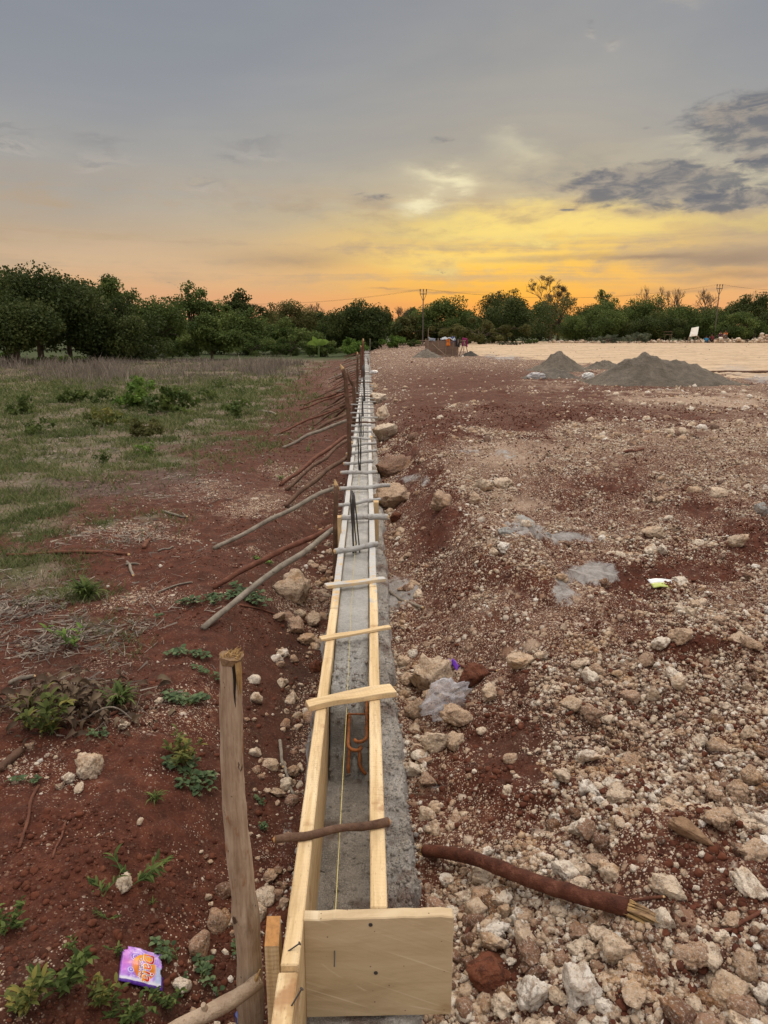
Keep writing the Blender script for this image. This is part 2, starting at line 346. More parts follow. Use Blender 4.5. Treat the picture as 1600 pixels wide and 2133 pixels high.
def ground_material():
    g = material("ground_soil"); p = g.pos()
    A = {k: g.attr(k) for k in ('red', 'grass', 'sand', 'gravel', 'pale', 'cement', 'dark', 'grey', 'wood')}
    nb = g.noise(p, 2.2, 5, 0.6); nm = g.noise(p, 14, 5, 0.65); nf = g.noise(p, 95, 4, 0.7)
    soil = g.ramp(nm, [(0.25, (0.026, 0.0078, 0.0045)), (0.5, (0.068, 0.0192, 0.0105)), (0.78, (0.128, 0.041, 0.022))])
    soil = g.mix(g.mul(g.ss(nf, 0.4, 0.8), 0.4), soil, (0.17, 0.075, 0.047))
    dk = g.ramp(nf, [(0.3, (0.014, 0.008, 0.006)), (0.7, (0.060, 0.036, 0.025))])
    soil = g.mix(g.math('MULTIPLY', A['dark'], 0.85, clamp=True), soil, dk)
    tan = g.ramp(nf, [(0.3, (0.075, 0.04, 0.027)), (0.7, (0.33, 0.225, 0.16))])
    soil = g.mix(g.mul(g.ss(g.add(A['gravel'], g.mul(g.sub(nm, 0.5), 0.9)), 0.45, 1.05), 0.34), soil, tan)
    gy = g.ramp(nm, [(0.3, (0.04, 0.028, 0.026)), (0.7, (0.14, 0.105, 0.095))])
    soil = g.mix(g.mul(A['grey'], 0.85), soil, gy)
    straw = g.ramp(nf, [(0.25, (0.075, 0.055, 0.04)), (0.75, (0.30, 0.25, 0.185))])
    grs = g.ramp(nf, [(0.25, (0.04, 0.044, 0.021)), (0.7, (0.135, 0.145, 0.07))])
    gm = g.ss(g.add(A['grass'], g.mul(g.sub(nm, 0.5), 0.9)), 0.25, 0.75)
    soil = g.mix(g.mul(gm, 0.8), soil, g.mix(g.ss(nb, 0.4, 0.62), straw, grs))
    pale = g.ramp(nf, [(0.25, (0.26, 0.17, 0.12)), (0.75, (0.58, 0.46, 0.35))])
    soil = g.mix(g.mul(g.ss(g.add(A['pale'], g.mul(g.sub(nm, 0.5), 0.8)), 0.3, 0.9), 0.8), soil, pale)
    # embedded pebbles at three sizes
    h = g.mul(nf, 0.35); nc = g.noise(p, 6.5, 4, 0.65)
    col = soil
    for sc, thr, k in ((150, 0.62, 1.0), (62, 0.80, 1.0), (24, 1.02, 0.9), (9, 1.12, 0.7)):
        v = g.vor(p, sc); rnd = g.sep(v.outputs['Color'])
        on = g.mul(g.ss(g.sub(g.add(rnd[0], g.mul(A['gravel'], 0.62)), g.mul(A['red'], 0.22)), thr, thr + 0.03), g.ss(v.outputs['Distance'], 0.46, 0.30))
        on = g.mul(on, g.ss(g.add(nc, g.mul(A['gravel'], 0.35)), 0.50, 0.66, 0.12, 1.0)); on = g.mul(on, g.math('SUBTRACT', 1.0, g.math('MAXIMUM', A['sand'], g.math('MAXIMUM', A['cement'], g.mul(A['grass'], 0.75))), clamp=True))
        pc = g.ramp(rnd[1], [(0.0, (0.30, 0.17, 0.11)), (0.3, (0.42, 0.29, 0.20)), (0.65, (0.56, 0.44, 0.33)), (1.0, (0.70, 0.63, 0.54))])
        pc = g.mix(g.mul(nf, 0.4), pc, (0.22, 0.13, 0.09))
        col = g.mix(g.mul(on, k), col, pc)
        h = g.add(h, g.mul(g.mul(on, g.sub(0.5, v.outputs['Distance'])), 60.0 / sc))
    # trampled pale limestone sand
    sd = g.ramp(g.noise(g.map(p, (0.35, 1.2, 1)), 1.6, 6, 0.65), [(0.3, (0.36, 0.26, 0.165)), (0.5, (0.50, 0.375, 0.25)), (0.7, (0.60, 0.47, 0.33))])
    sd = g.mix(g.mul(g.ss(nm, 0.55, 0.75), 0.35), sd, (0.30, 0.22, 0.15))
    tr = g.noise(g.map(p, (0.10, 1.7, 1), (3, 1, 0)), 1.0, 4, 0.6, 0.6); sd = g.mix(g.mul(g.ss(tr, 0.52, 0.66), 0.55), sd, (0.26, 0.20, 0.145)); sd = g.mix(g.mul(g.ss(g.noise(p, 3.3, 4, .7), .62, .72), .6), sd, (0.20, 0.13, 0.09))
    col = g.mix(g.ss(g.add(A['sand'], g.mul(g.sub(nb, 0.5), 0.5)), 0.35, 0.7), col, sd)
    cm = g.mix(g.mul(g.ss(nf, .45, .7), .5), g.ramp(nm, [(0.3, (0.19, 0.18, 0.17)), (0.5, (0.33, 0.325, 0.32)), (0.7, (0.44, 0.44, 0.44))]), (0.17, 0.13, 0.11))
    col = g.mix(g.mul(g.ss(g.add(A['cement'], g.add(g.mul(g.sub(nm, 0.5), 1.0), g.mul(g.sub(nf, .5), .7))), 0.22, 0.44), 0.85), col, cm)
    fl = g.ramp(nm, [(0.3, (0.02, 0.03, 0.010)), (0.7, (0.06, 0.085, 0.025))])
    col = g.mix(A['wood'], col, fl)
    setp(g, Base_Color=col, Roughness=0.95, Normal=g.bump(g.add(h, g.mul(nm, 0.8)), 1.0, 0.014))
    return g.m
def build_ground():
    ys = [-60, -25, -10, -5, -2.5, -1.2, -0.5, 0.1, 0.5, 0.75]; y = 0.82
    while y < 150: ys.append(y); y *= 1.0085
    ys += [165, 190, 240, 320, 450, 700, 1100, 1800]; ys = np.array(ys)
    u = np.linspace(-1, 1, 431); u = np.concatenate([[-60, -20, -8, -4, -2.5, -1.7, -1.3, -1.12], u, [1.12, 1.3, 1.7, 2.5, 4, 8, 20, 60]])
    YY, UU = np.meshgrid(ys, u, indexing='ij')
    XX = UU * (0.75 + 0.66 * np.clip(YY, 0.4, 150)) * np.where(np.abs(UU) > 1, np.clip(40 / np.clip(YY, 1, 40), 1, 4) ** 0.5, 1)
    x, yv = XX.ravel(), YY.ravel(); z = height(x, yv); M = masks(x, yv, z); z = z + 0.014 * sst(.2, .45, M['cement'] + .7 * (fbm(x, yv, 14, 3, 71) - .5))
    nr, nc = XX.shape; i = np.arange(nr - 1)[:, None] * nc + np.arange(nc - 1)[None]; i = i.ravel()
    Fc = np.stack([i, i + 1, i + nc + 1, i + nc], 1)
    me = npmesh('ground', np.stack([x, yv, z], 1), Fc, M, True)
    o = link('ground', me, ground_material()); tag(o, kind='structure'); return o
build_ground()

# ------------------------------------------------------------------ limestone rubble
def ico(sub):
    bm = bmesh.new(); bmesh.ops.create_icosphere(bm, subdivisions=sub, radius=1.0)
    V = np.array([v.co[:] for v in bm.verts]); Fc = np.array([[v.index for v in f.verts] for f in bm.faces]); bm.free(); return V, Fc
def rock_shape(sub, seed, lump=0.34, pit=0.10):
    V, Fc = ico(sub); o = Vector((seed * 13.7, seed * 5.1, seed * 2.3)); r = random.Random(seed)
    planes = []
    for _ in range(r.randint(5, 9)):
        n = Vector((r.gauss(0, 1), r.gauss(0, 1), r.gauss(0, 1))).normalized(); planes.append((n, r.uniform(0.55, 0.9)))
    out = []
    for v in V:
        p = Vector(v); k = 1 + lump * mnoise.noise(p * 1.1 + o) * 1.6 + pit * mnoise.fractal(p * 3.2 + o, 0.8, 2.1, 3)
        q = p * k
        for n, d in planes:                 # knock some flats off it
            e = q.dot(n) - d
            if e > 0: q = q - n * e * 0.8
        q = q + p * pit * 0.5 * mnoise.fractal(p * 7 + o, 0.8, 2.1, 2)
        out.append(q)
    out = np.array([q[:] for q in out]); out -= (out.max(0) + out.min(0)) / 2
    return out / np.abs(out).max(), Fc
def rock_material(name, objattr, cols, clod=False):
    g = material(name); p = g.pos()
    t = g.attr('tone', 'OBJECT' if objattr else 'GEOMETRY')
    n = g.noise(p, 34, 5, 0.7); f = g.noise(p, 150, 4, 0.75); b = g.noise(p, 7, 4, 0.6)
    base = g.ramp(t, cols)
    base = g.mix(g.mul(g.ss(n, 0.49, 0.62), 0.7), base, g.mix(b, (0.16, 0.085, 0.052), (0.33, 0.22, 0.14)) if not clod else (0.06, 0.022, 0.014))
    base = g.mix(g.mul(g.ss(b, 0.50, 0.72), 0.55), base, (0.46, 0.25, 0.10) if not clod else (0.11, 0.04, 0.022))
    base = g.mix(g.mul(g.ss(f, 0.50, 0.70), 0.65), base, (0.76, 0.72, 0.65) if not clod else (0.22, 0.12, 0.08))
    v = g.vor(p, 70)
    base = g.mix(g.mul(g.ss(v.outputs['Distance'], 0.26, 0.06), 0.65), base, (0.09, 0.055, 0.04))
    h = g.add(g.mul(n, 1.0), g.add(g.mul(f, 0.55), g.mul(v.outputs['Distance'], 0.5)))
    return setp(g, Base_Color=base, Roughness=0.95, Normal=g.bump(h, 1.0, 0.012))
LIME = [(0.0, (0.075, 0.032, 0.02)), (0.06, (0.16, 0.08, 0.05)), (0.2, (0.34, 0.21, 0.14)), (0.45, (0.53, 0.39, 0.27)), (0.75, (0.68, 0.57, 0.44)), (1.0, (0.82, 0.79, 0.73))]
ROCK_M = rock_material("limestone", True, LIME)
RUB_M = rock_material("limestone_rubble", False, LIME)
CLOD_M = rock_material("red_clay_clod", True, [(0, (0.10, 0.034, 0.02)), (1, (0.19, 0.065, 0.034))], True)
CEML_M = rock_material("cement_lump", True, [(0, (0.22, 0.23, 0.23)), (1, (0.42, 0.44, 0.44))])
SHAPES = [link_me for link_me in (npmesh('rock', *rock_shape(4, s, 0.36, 0.26)) for s in range(1, 13))]
for s_ in SHAPES:
    s_.materials.append(ROCK_M); s_.polygons.foreach_set('use_smooth', np.ones(len(s_.polygons), bool))
CLODS = []
for s in (31, 32, 33):
    me = npmesh('clod', *rock_shape(4, s, 0.22, 0.16), smooth=True); me.materials.append(CLOD_M); CLODS.append(me)
CEMS = [npmesh('lump', *rock_shape(4, s, 0.35, 0.14), smooth=True) for s in (41, 42)]
for me in CEMS: me.materials.append(CEML_M)
TAKEN = [(float(atz(290, 2025, 0)[0]), float(atz(290, 2025, 0)[1]), .085), (float(atz(1378, 1215, .15)[0]), float(atz(1378, 1215, .15)[1]), .07), (float(atz(930, 1480, 0)[0]), float(atz(930, 1480, 0)[1]), .07), (float(atz(521, 2100, 0)[0]), 1.47, .05)]      # (x, y, r) of the big single rocks, kept clear of gravel
def rock(p, size, label, cat='rock', group=None, tone=0.6, shapes=SHAPES, sink=0.36, rot=None, name='limestone_rock'):
    """size = full extents x, y, z in metres"""
    o = bpy.data.objects.new(name, random.choice(shapes)); COL.objects.link(o)
    o.scale = [s / 2 for s in size]
    o.rotation_euler = rot if rot is not None else (random.uniform(-.5, .5), random.uniform(-.5, .5), random.uniform(0, 6.28))
    o.location = (p[0], p[1], p[2] + size[2] * (0.5 - sink)); o['tone'] = float(tone)
    TAKEN.append((p[0], p[1], max(size[0], size[1]) * 0.45))
    return tag(o, label, cat, group)
def rock_px(px, py, w, label, h=0.75, d=0.9, **k):
    """px, py: middle of its foot in the photo; w: width in photo pixels"""
    p = ground(px, py); s = w * ppm(p); k.setdefault('name', 'limestone_rock')
    p = p + Vector((0, s * d * 0.35, 0)); p.z = hz(p.x, p.y)
    return rock(p, (s, s * d, s * h), label, **k)
RG = 'limestone rocks in the rubble'
NOTABLE = [  # px, py(foot), width, h, tone, shapes, label
    (900, 1440, 100, .95, .56, 0, 'large tan boulder behind the clear plastic bag beside the footing'),
    (955, 1512, 84, .62, .36, 0, 'orange tan pitted rock right in front of the clear plastic bag'),
    (912, 1570, 68, .72, .62, 0, 'smooth greyish rock against the footing edge below the plastic bag'),
    (952, 1560, 52, .85, .45, 0, 'knobbly tan rock behind the smooth greyish rock by the footing'),
    (862, 1620, 42, .95, .78, 0, 'whitish rock stuck on the outer edge of the mortar footing'),
    (890, 1640, 46, .7, .3, 0, 'brown rock on the footing edge just beside a whitish one'),
    (866, 1500, 46, 1.3, .40, 0, 'tall orange tan stone bedded in the mortar left of the plastic bag'),
    (988, 1425, 74, .75, .5, 1, 'dark red clay clod behind the clear plastic bag'),
    (806, 918, 66, .9, .74, 0, 'large pale pink boulder close against the right side of the formwork'),
    (797, 874, 48, .9, .66, 0, 'pinkish boulder just beyond the large pale pink one at the formwork'),
    (787, 840, 44, .85, .78, 0, 'grey topped boulder beside the far formwork under the white bag'),
    (779, 813, 28, 1.0, .5, 0, 'small upright boulder farthest along the right side of the formwork'),
    (818, 1054, 84, .85, .38, 0, 'big brown boulder touching the right formwork board'),
    (822, 990, 92, .6, .10, 0, 'dark lumpy conglomerate rock beside the formwork'),
    (822, 1084, 28, .9, .5, 1, 'dark red clod in front of the big brown boulder'),
    (926, 1055, 68, .75, .33, 0, 'mossy olive tan rock on the mound right of the formwork'),
    (1008, 1022, 50, .65, .72, 0, 'pale flat topped rock, left one of a pair on the mound'),
    (1050, 1022, 48, .7, .66, 0, 'pale rounded rock, right one of a pair on the mound'),
    (990, 1048, 36, .8, .5, 0, 'tan rock below the pair of pale rocks on the mound'),
    (1095, 1105, 78, .62, .6, 2, 'grey green lump of hardened cement on the gravel'),
    (1060, 1130, 44, .6, .4, 2, 'small grey cement lump left of the larger grey green one'),
    (1140, 1120, 34, .5, .5, 2, 'flat grey cement lump right of the larger grey green one'),
    (1222, 2085, 108, 1.0, .97, 0, 'big white knobbly limestone rock below the fallen branch'),
    (1118, 2108, 82, 1.1, .95, 0, 'white upright limestone rock left of a big white knobbly one'),
    (1168, 2095, 52, .9, .68, 0, 'rounded grey tan rock between two white limestone rocks'),
    (1030, 2060, 112, .62, .8, 1, 'large rusty red clay clod right of the end board'),
    (1108, 2020, 78, .7, .12, 0, 'dark brown rock between the red clod and the white rocks'),
    (1052, 1915, 38, 1.1, .46, 0, 'angular yellow stone below the fallen branch'),
    (1278, 1835, 64, .65, .58, 0, 'flat grey stone above the broken end of the fallen branch'),
    (1255, 1965, 58, .7, .62, 0, 'pale stone under the splintered end of the fallen branch'),
    (1508, 1735, 72, .75, .38, 0, 'rounded tan boulder near the right edge beside the brown wood chunk'),
    (1588, 1800, 76, .8, .42, 0, 'orange tan boulder at the right edge of the rubble'),
    (1590, 1730, 54, .9, .9, 0, 'white stone at the right edge above the orange tan boulder'),
    (1420, 1385, 62, .7, .4, 0, 'brown stained rock on the crest of the right mound'),
    (1088, 1395, 66, .75, .5, 0, 'tan rock standing on the near slope above the brown rubble'),
    (1128, 1375, 44, .6, .8, 0, 'whitish slanted slab beside the tan rock on the near slope'),
    (1020, 1465, 48, .8, .6, 0, 'pinkish stone at the lower right of the clear plastic bag'),
    (1500, 1036, 42, .6, .62, 0, 'grey flat stone lying alone on the gravel at right'),
    (1592, 1072, 36, .9, .3, 2, 'bluish grey lump at the right edge of the gravel'),
    (1425, 1215, 46, .6, .85, 0, 'white flat stone beside the white drink packet'),
    (1365, 1125, 52, .6, .55, 0, 'tan rock on the rough patch right of the gravel'),
    (1545, 1140, 46, .8, .6, 0, 'pale rock beside the dark hollow at the right edge'),
    (1450, 1030, 36, .7, .45, 0, 'brown stone left of the grey flat one on the gravel'),
    (180, 1622, 62, 1.25, .70, 0, 'tall pale pitted rock standing on the red soil left of the post'),
    (140, 1632, 34, .75, .8, 0, 'small white rock left of the tall pitted one'),
    (122, 1645, 28, .7, .55, 0, 'small greyish rock outermost left of the tall pitted one'),
    (163, 1650, 28, .6, .6, 0, 'small tan rock at the foot of the tall pitted one'),
    (257, 1858, 44, .95, .72, 0, 'pale rounded rock half hidden by the bamboo grass'),
    (290, 1720, 16, 1.5, .7, 0, 'small upright white stone on bare red soil'),
    (606, 1250, 104, .8, .52, 0, 'large brown boulder left of the formwork under the two braces'),
    (652, 1305, 42, .9, .5, 0, 'tan stone piled right of the large brown boulder'),
    (612, 1318, 58, .7, .3, 0, 'brown rock lying in front of the large brown boulder'),
    (640, 1345, 46, .7, .42, 0, 'stone at the bottom of the pile left of the formwork'),
    (580, 1295, 40, .7, .35, 0, 'brown stone at the left foot of the large brown boulder'),
    (656, 1400, 32, 1.3, .9, 1, 'upright dark red clod against the left formwork board'),
    (650, 1480, 40, .8, .2, 0, 'dark stone in the trench under the second cross piece'),
    (610, 1620, 36, .7, .3, 0, 'grey brown stone low in the trench beside the left board'),
    (575, 1660, 34, .7, .45, 0, 'stone in the trench right of the tall post'),
    (590, 1760, 40, .6, .25, 0, 'mortar stained stone in the trench near the brown stick'),
    (560, 1840, 44, .6, .3, 0, 'mortar stained stone in the trench nearest the tall post'),
    (330, 1465, 22, .8, .7, 0, 'white stone below the dry leaf heap'),
    (255, 1520, 26, .8, .75, 0, 'white stone in front of the dry leaf heap'),
]
for px, py, w, h, t, k, lb in NOTABLE:
    rock_px(px, py, w, lb, h=h, tone=t, shapes=(SHAPES, CLODS, CEMS)[k], name=('limestone_rock', 'clay_clod', 'cement_lump')[k],
            cat=('rock', 'clod', 'cement lump')[k], group=RG if k == 0 else None)

FOOT = lambda x, m=0.0: (x > XL0 - 0.06 - m) & (x < XR1 + 0.06 + m)
def scatter(n, y0, y1, side, rmin, rmax, power, seed, near_k=0.0011):
    """stones over the land; sizes follow a power law, never smaller than the eye would make out at that distance"""
    r = np.random.default_rng(seed)
    y = y0 * (y1 / y0) ** r.random(n); hw = 0.28 + 0.60 * y
    x = np.where(r.random(n) < side, r.random(n) * (hw + .05), -r.random(n) * (hw + .02))
    s = np.clip(rmin * (1 - r.random(n)) ** (-1 / power), rmin, rmax); s = np.maximum(s, near_k * y)
    z = height(x, y); M = masks(x, y, z)
    dens = M['gravel'] * (1 - 0.97 * M['sand']) * (1 - 0.8 * M['cement']) * (1 - M['wood'])
    clump = fbm(x, y, 2.4, 4, 77); dens = dens * (0.06 + 1.7 * sst(0.40, 0.64, clump))
    keep = (r.random(n) < dens) & ~FOOT(x, 0.02)
    for tx, ty, tr in TAKEN: keep &= (x - tx) ** 2 + (y - ty) ** 2 > (tr * 0.9) ** 2
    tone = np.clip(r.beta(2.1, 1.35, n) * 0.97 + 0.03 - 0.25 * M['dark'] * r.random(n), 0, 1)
    tone = np.where(r.random(n) < 0.16, r.random(n) * 0.12, tone)
    return x[keep], y[keep], z[keep], s[keep], tone[keep], r
def merge(name, P, S, T, shapes, r, sink=0.25, m=RUB_M, parent=None):
    n = len(S); idx = r.integers(0, len(shapes), n); VV = []; FF = []; TT = []; off = 0
    for k, (V, Fc) in enumerate(shapes):
        w = np.where(idx == k)[0]
        if not len(w): continue
        q = r.normal(size=(len(w), 4)); q /= np.linalg.norm(q, axis=1, keepdims=True); a, b, c, d = q.T
        Rm = np.stack([1 - 2 * (c * c + d * d), 2 * (b * c - a * d), 2 * (b * d + a * c), 2 * (b * c + a * d), 1 - 2 * (b * b + d * d), 2 * (c * d - a * b),
                       2 * (b * d - a * c), 2 * (c * d + a * b), 1 - 2 * (b * b + c * c)], 1).reshape(-1, 3, 3)
        v = V[None] * (0.75 + 0.5 * r.random((len(w), 1, 3)))
        v = np.einsum('nij,nkj->nki', Rm, v) * S[w][:, None, None]; v[:, :, 2] *= 0.85; sk = sink + 0.22 * r.random(len(w))
        v += P[w][:, None, :]; v[:, :, 2] += (S[w] * (0.8 - 2 * sk))[:, None]
        VV.append(v.reshape(-1, 3)); FF.append((Fc[None] + (np.arange(len(w)) * len(V))[:, None, None] + off).reshape(-1, 3))
        TT.append(np.repeat(T[w], len(V))); off += len(w) * len(V)
    me = npmesh(name, np.concatenate(VV), np.concatenate(FF), {'tone': np.concatenate(TT)})
    return link(name, me, m, parent)
TINY = []
for s in range(8):
    V, Fc = ico(1); rr = np.random.default_rng(s); TINY.append((V * (0.72 + 0.5 * rr.random((len(V), 1))), Fc))
MEDS = [rock_shape(2, 60 + s, 0.30, 0.16) for s in range(10)]
BIGS = [rock_shape(3, 80 + s, 0.30, 0.15) for s in range(8)]

# stones one can tell apart: the largest of the scatter stand as rocks of their own, the rest is rubble
x, y, z, s, t, r = scatter(20500, 1.05, 24, 0.86, 0.0044, 0.040, 1.75, 5, 0.0016)
px, py = proj(x, y, z); vis = s / y * ((px > -10) & (px < 1610) & (py < 2150))
order = np.argsort(-vis); top = order[:236]; rest = order[236:]
def size_word(v): return 'fist sized' if v > 0.026 else 'small'
for i in top:
    side = 'right of' if x[i] > 0 else 'left of'
    tn = t[i]; colour = 'dark earthy' if tn < 0.12 else 'brownish' if tn < 0.35 else 'tan' if tn < 0.6 else 'cream' if tn < 0.8 else 'white'
    dist = 'near the end board' if y[i] < 2.0 else 'midway' if y[i] < 5 else 'far off'
    k = s[i] * 2
    rock((x[i], y[i], z[i]), (k * random.uniform(.8, 1.4), k * random.uniform(.8, 1.2), k * random.uniform(.65, 1.0)),
         f'{colour} {size_word(s[i])} limestone rock {side} the formwork, {dist}', group=RG, tone=tn)
P = np.stack([x, y, z], 1)
sm = rest[s[rest] < 0.014]; bg = rest[s[rest] >= 0.014]
def stuff(o, label): return tag(o, label, 'rubble', None, 'stuff')
stuff(merge('rubble', P[bg], s[bg], t[bg], BIGS, r), 'loose limestone rubble strewn over the red soil')
stuff(merge('rubble', P[sm], s[sm], t[sm], MEDS, r), 'smaller broken limestone among the larger rubble')
def clods(n, y0, y1, seed, rmin, rmax, k):
    r = np.random.default_rng(seed); y = y0 * (y1 / y0) ** r.random(n); x = np.where(r.random(n) < .68, r.random(n) * (.15 + .6 * y), -r.random(n) * (.12 + .6 * y)); z = height(x, y); M = masks(x, y, z)
    d = (.25 + .9 * M['red'] + .35 * M['dark']) * (1 - M['grass']) * (1 - M['sand']) * (1 - M['cement']) * (.1 + 1.5 * sst(.4, .62, fbm(x, y, 3.1, 3, 130))); kp = (r.random(n) < d) & ~FOOT(x, .03)
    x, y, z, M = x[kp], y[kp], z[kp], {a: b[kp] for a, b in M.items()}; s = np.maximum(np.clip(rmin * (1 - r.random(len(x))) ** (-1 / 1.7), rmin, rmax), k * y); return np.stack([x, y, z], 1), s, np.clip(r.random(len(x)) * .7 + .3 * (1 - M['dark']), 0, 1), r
SOILC = material("crumbled_soil"); _t = SOILC.attr('tone'); _n = SOILC.noise(SOILC.pos(), 45, 4, .7)
setp(SOILC, Base_Color=SOILC.mix(SOILC.mul(SOILC.ss(_n, .45, .7), .6), SOILC.ramp(_t, [(0, (0.030, 0.012, 0.008)), (.5, (0.072, 0.021, 0.011)), (1, (0.125, 0.040, 0.021))]), (0.16, 0.065, 0.038)), Normal=SOILC.bump(_n, .9, .006))
P, s, t, r = clods(70000, .95, 14, 31, .0024, .013, .0012); stuff(merge('soil_crumbs', P, s, t, MEDS, r, .28, SOILC.m), 'crumbs and clods of red soil broken from the ground')
x, y, z, s, t, r = scatter(350000, 0.95, 11, 0.84, 0.0015, 0.012, 1.35, 9, 0.0010)
stuff(merge('gravel', np.stack([x, y, z], 1), s, t, TINY, r, 0.3), 'fine limestone gravel and grit over the soil')
r = np.random.default_rng(99); n = 1500
y = 1.2 * (9 / 1.2) ** r.random(n); lf = r.random(n) < .5; x = np.where(lf, XL0 - .09 - np.abs(r.normal(0, .13, n)), XR1 + .13 + np.abs(r.normal(0, .13, n))); s = np.maximum(np.clip(.007 * (1 - r.random(n)) ** (-1 / 1.6), .007, .036), .0016 * y)
k = r.random(n) < sst(.36, .6, fbm(x, y, 3, 3, 171))
for tx, ty, tr in TAKEN: k &= (x - tx) ** 2 + (y - ty) ** 2 > tr ** 2
x, y, s = x[k], y[k], s[k]; t = np.clip(r.beta(1.5, 1.6, len(x)), .05, 1)
stuff(merge('rubble', np.stack([x, y, height(x, y)], 1), s, t, BIGS, r, .2), 'broken stones lying in the trench and along the mortar edge')
x, y, z, s, t, r = scatter(30000, 9, 85, 0.88, 0.008, 0.08, 1.8, 12, 0.0008)
stuff(merge('gravel', np.stack([x, y, z], 1), s, t, TINY, r, 0.3), 'coarse gravel over the far part of the building ground')

# ------------------------------------------------------------------ materials for wood, bark, mortar and steel
def wood_material(name, axis=1, smear=False, base=((0.50, 0.36, 0.18), (0.66, 0.50, 0.29), (0.76, 0.63, 0.41)), saw=True):
    g = material(name); p = g.objco(); w = g.pos()
    sc = [34, 34, 34]; sc[axis] = 1.6
    gr = g.noise(g.map(p, tuple(sc)), 1.0, 6, 0.65, 0.4)
    fib = g.noise(g.map(p, tuple(8 if i == axis else 190 for i in range(3))), 1.0, 3, 0.6)
    col = g.ramp(gr, [(0.3, base[0]), (0.5, base[1]), (0.7, base[2])])
    col = g.mix(g.mul(g.ss(fib, 0.5, 0.75), 0.35), col, (0.34, 0.22, 0.10))
    st = g.noise(w, 7, 4, 0.6)
    col = g.mix(g.mul(g.ss(st, 0.57, 0.70), 0.7), col, (0.30, 0.14, 0.06))
    s2 = g.noise(g.map(p, tuple(3 if i == axis else 16 for i in range(3)), (5, 3, 1)), 1.0, 5, 0.65); col = g.mix(g.mul(g.ss(s2, 0.52, 0.68), 0.45), col, (0.36, 0.235, 0.12))
    sp = g.noise(g.map(p, tuple(60 if i == axis else 240 for i in range(3))), 1.0, 2, 0.5)
    col = g.mix(g.mul(g.ss(sp, 0.62, 0.72), 0.45), col, (0.26, 0.15, 0.07))
    h = g.add(g.mul(gr, 0.5), g.mul(fib, 0.5))
    if saw:
        tr = [0, 0, 0]; tr[axis] = 1
        wv = g.node('ShaderNodeTexWave', {'wave_type': 'BANDS', 'bands_direction': 'XYZ'[axis]}, Vector=p, Scale=26.0, Distortion=3.5, Detail=2.0, Detail_Scale=2.0)
        h = g.add(h, g.mul(wv.outputs['Fac'], 0.25))
    if smear:      # cement spilled along the boards, more of it where the beam is already poured
        x, y, z = g.sep(w)
        cn = g.noise(w, 16, 5, 0.65); up = g.sep(g.node('ShaderNodeNewGeometry').outputs['Normal'])[2]
        k = g.add(g.mul(g.ss(y, 2.7, 4.2), 0.34), g.mul(cn, 0.8))
        m = g.mul(g.ss(k, 0.58, 0.68), g.ss(y, 2.55, 2.75)); m = g.mul(m, g.ss(up, -0.2, 0.6, 0.25, 1.0))
        col = g.mix(g.mul(m, 0.92), col, g.mix(g.noise(w, 60, 3), (0.36, 0.37, 0.37), (0.58, 0.60, 0.61)))
        h = g.add(h, g.mul(m, 0.8))
    return setp(g, Base_Color=col, Roughness=0.8, Normal=g.bump(h, 0.55, 0.003))
WOODY = wood_material("sawn_wood", 1, True); WOODX = wood_material("sawn_wood_cross", 0); WOODZ = wood_material("sawn_wood_upright", 2)
WOODX_S = wood_material("smeared_cross_wood", 0, True)
def bark_material(name, cols, axis=2, stain=(0.07, 0.03, 0.018), smear=False, scale=1.0):
    g = material(name); p = g.objco(); w = g.pos()
    n = g.noise(g.map(w, (1, 1, 1)), 14 * scale, 5, 0.65); f = g.noise(w, 90 * scale, 4, 0.7); b = g.noise(w, 30 * scale, 4, 0.65)
    col = g.ramp(n, [(0.3, cols[0]), (0.52, cols[1]), (0.72, cols[2])])
    col = g.mix(g.mul(g.ss(f, 0.5, 0.8), 0.4), col, stain)
    col = g.mix(g.mul(g.ss(b, 0.62, 0.72), 0.8), col, stain)
    if smear: col = g.mix(g.mul(g.ss(g.add(b, g.mul(f, 0.3)), 0.52, 0.66), 0.0 + 0.9), col, (0.42, 0.43, 0.43))
    return setp(g, Base_Color=col, Roughness=0.85, Normal=g.bump(g.add(b, f), 0.9, 0.006))
POSTM = bark_material("pale_peeled_bark", ((0.30, 0.215, 0.15), (0.42, 0.33, 0.245), (0.50, 0.40, 0.31)), stain=(0.13, 0.06, 0.03))
BROWN = bark_material("brown_bark", ((0.07, 0.04, 0.028), (0.13, 0.075, 0.05), (0.21, 0.13, 0.09)))
REDBK = bark_material("reddish_bark", ((0.09, 0.035, 0.022), (0.15, 0.06, 0.038), (0.22, 0.10, 0.065)))
GREYB = bark_material("grey_weathered_bark", ((0.16, 0.135, 0.11), (0.25, 0.22, 0.18), (0.34, 0.30, 0.25)), stain=(0.07, 0.05, 0.04))
LOGM = bark_material("earth_stained_log", ((0.05, 0.016, 0.010), (0.10, 0.033, 0.019), (0.20, 0.085, 0.055)), stain=(0.022, 0.010, 0.007), scale=1.6)
CEMSTK = bark_material("cement_coated_stick", ((0.22, 0.19, 0.165), (0.36, 0.345, 0.33), (0.47, 0.47, 0.46)), stain=(0.16, 0.11, 0.08), smear=True)
def plain(name, col, rough=0.8, metal=0.0, var=0.3, scale=30, bump=0.3, dark=None):
    g = material(name); n = g.noise(g.pos(), scale, 4, 0.6)
    c = g.mix(g.mul(g.ss(n, 0.35, 0.7), var), (*col, 1), tuple(dark) if dark else tuple(v * 0.45 for v in col))
    return setp(g, Base_Color=c, Roughness=rough, Metallic=metal, Normal=g.bump(n, bump, 0.003))
CUTW = plain("fresh_cut_wood", (0.66, 0.46, 0.24), var=0.5, scale=60); CUTO = plain("orange_cut_wood", (0.56, 0.29, 0.11), var=0.5, scale=90)
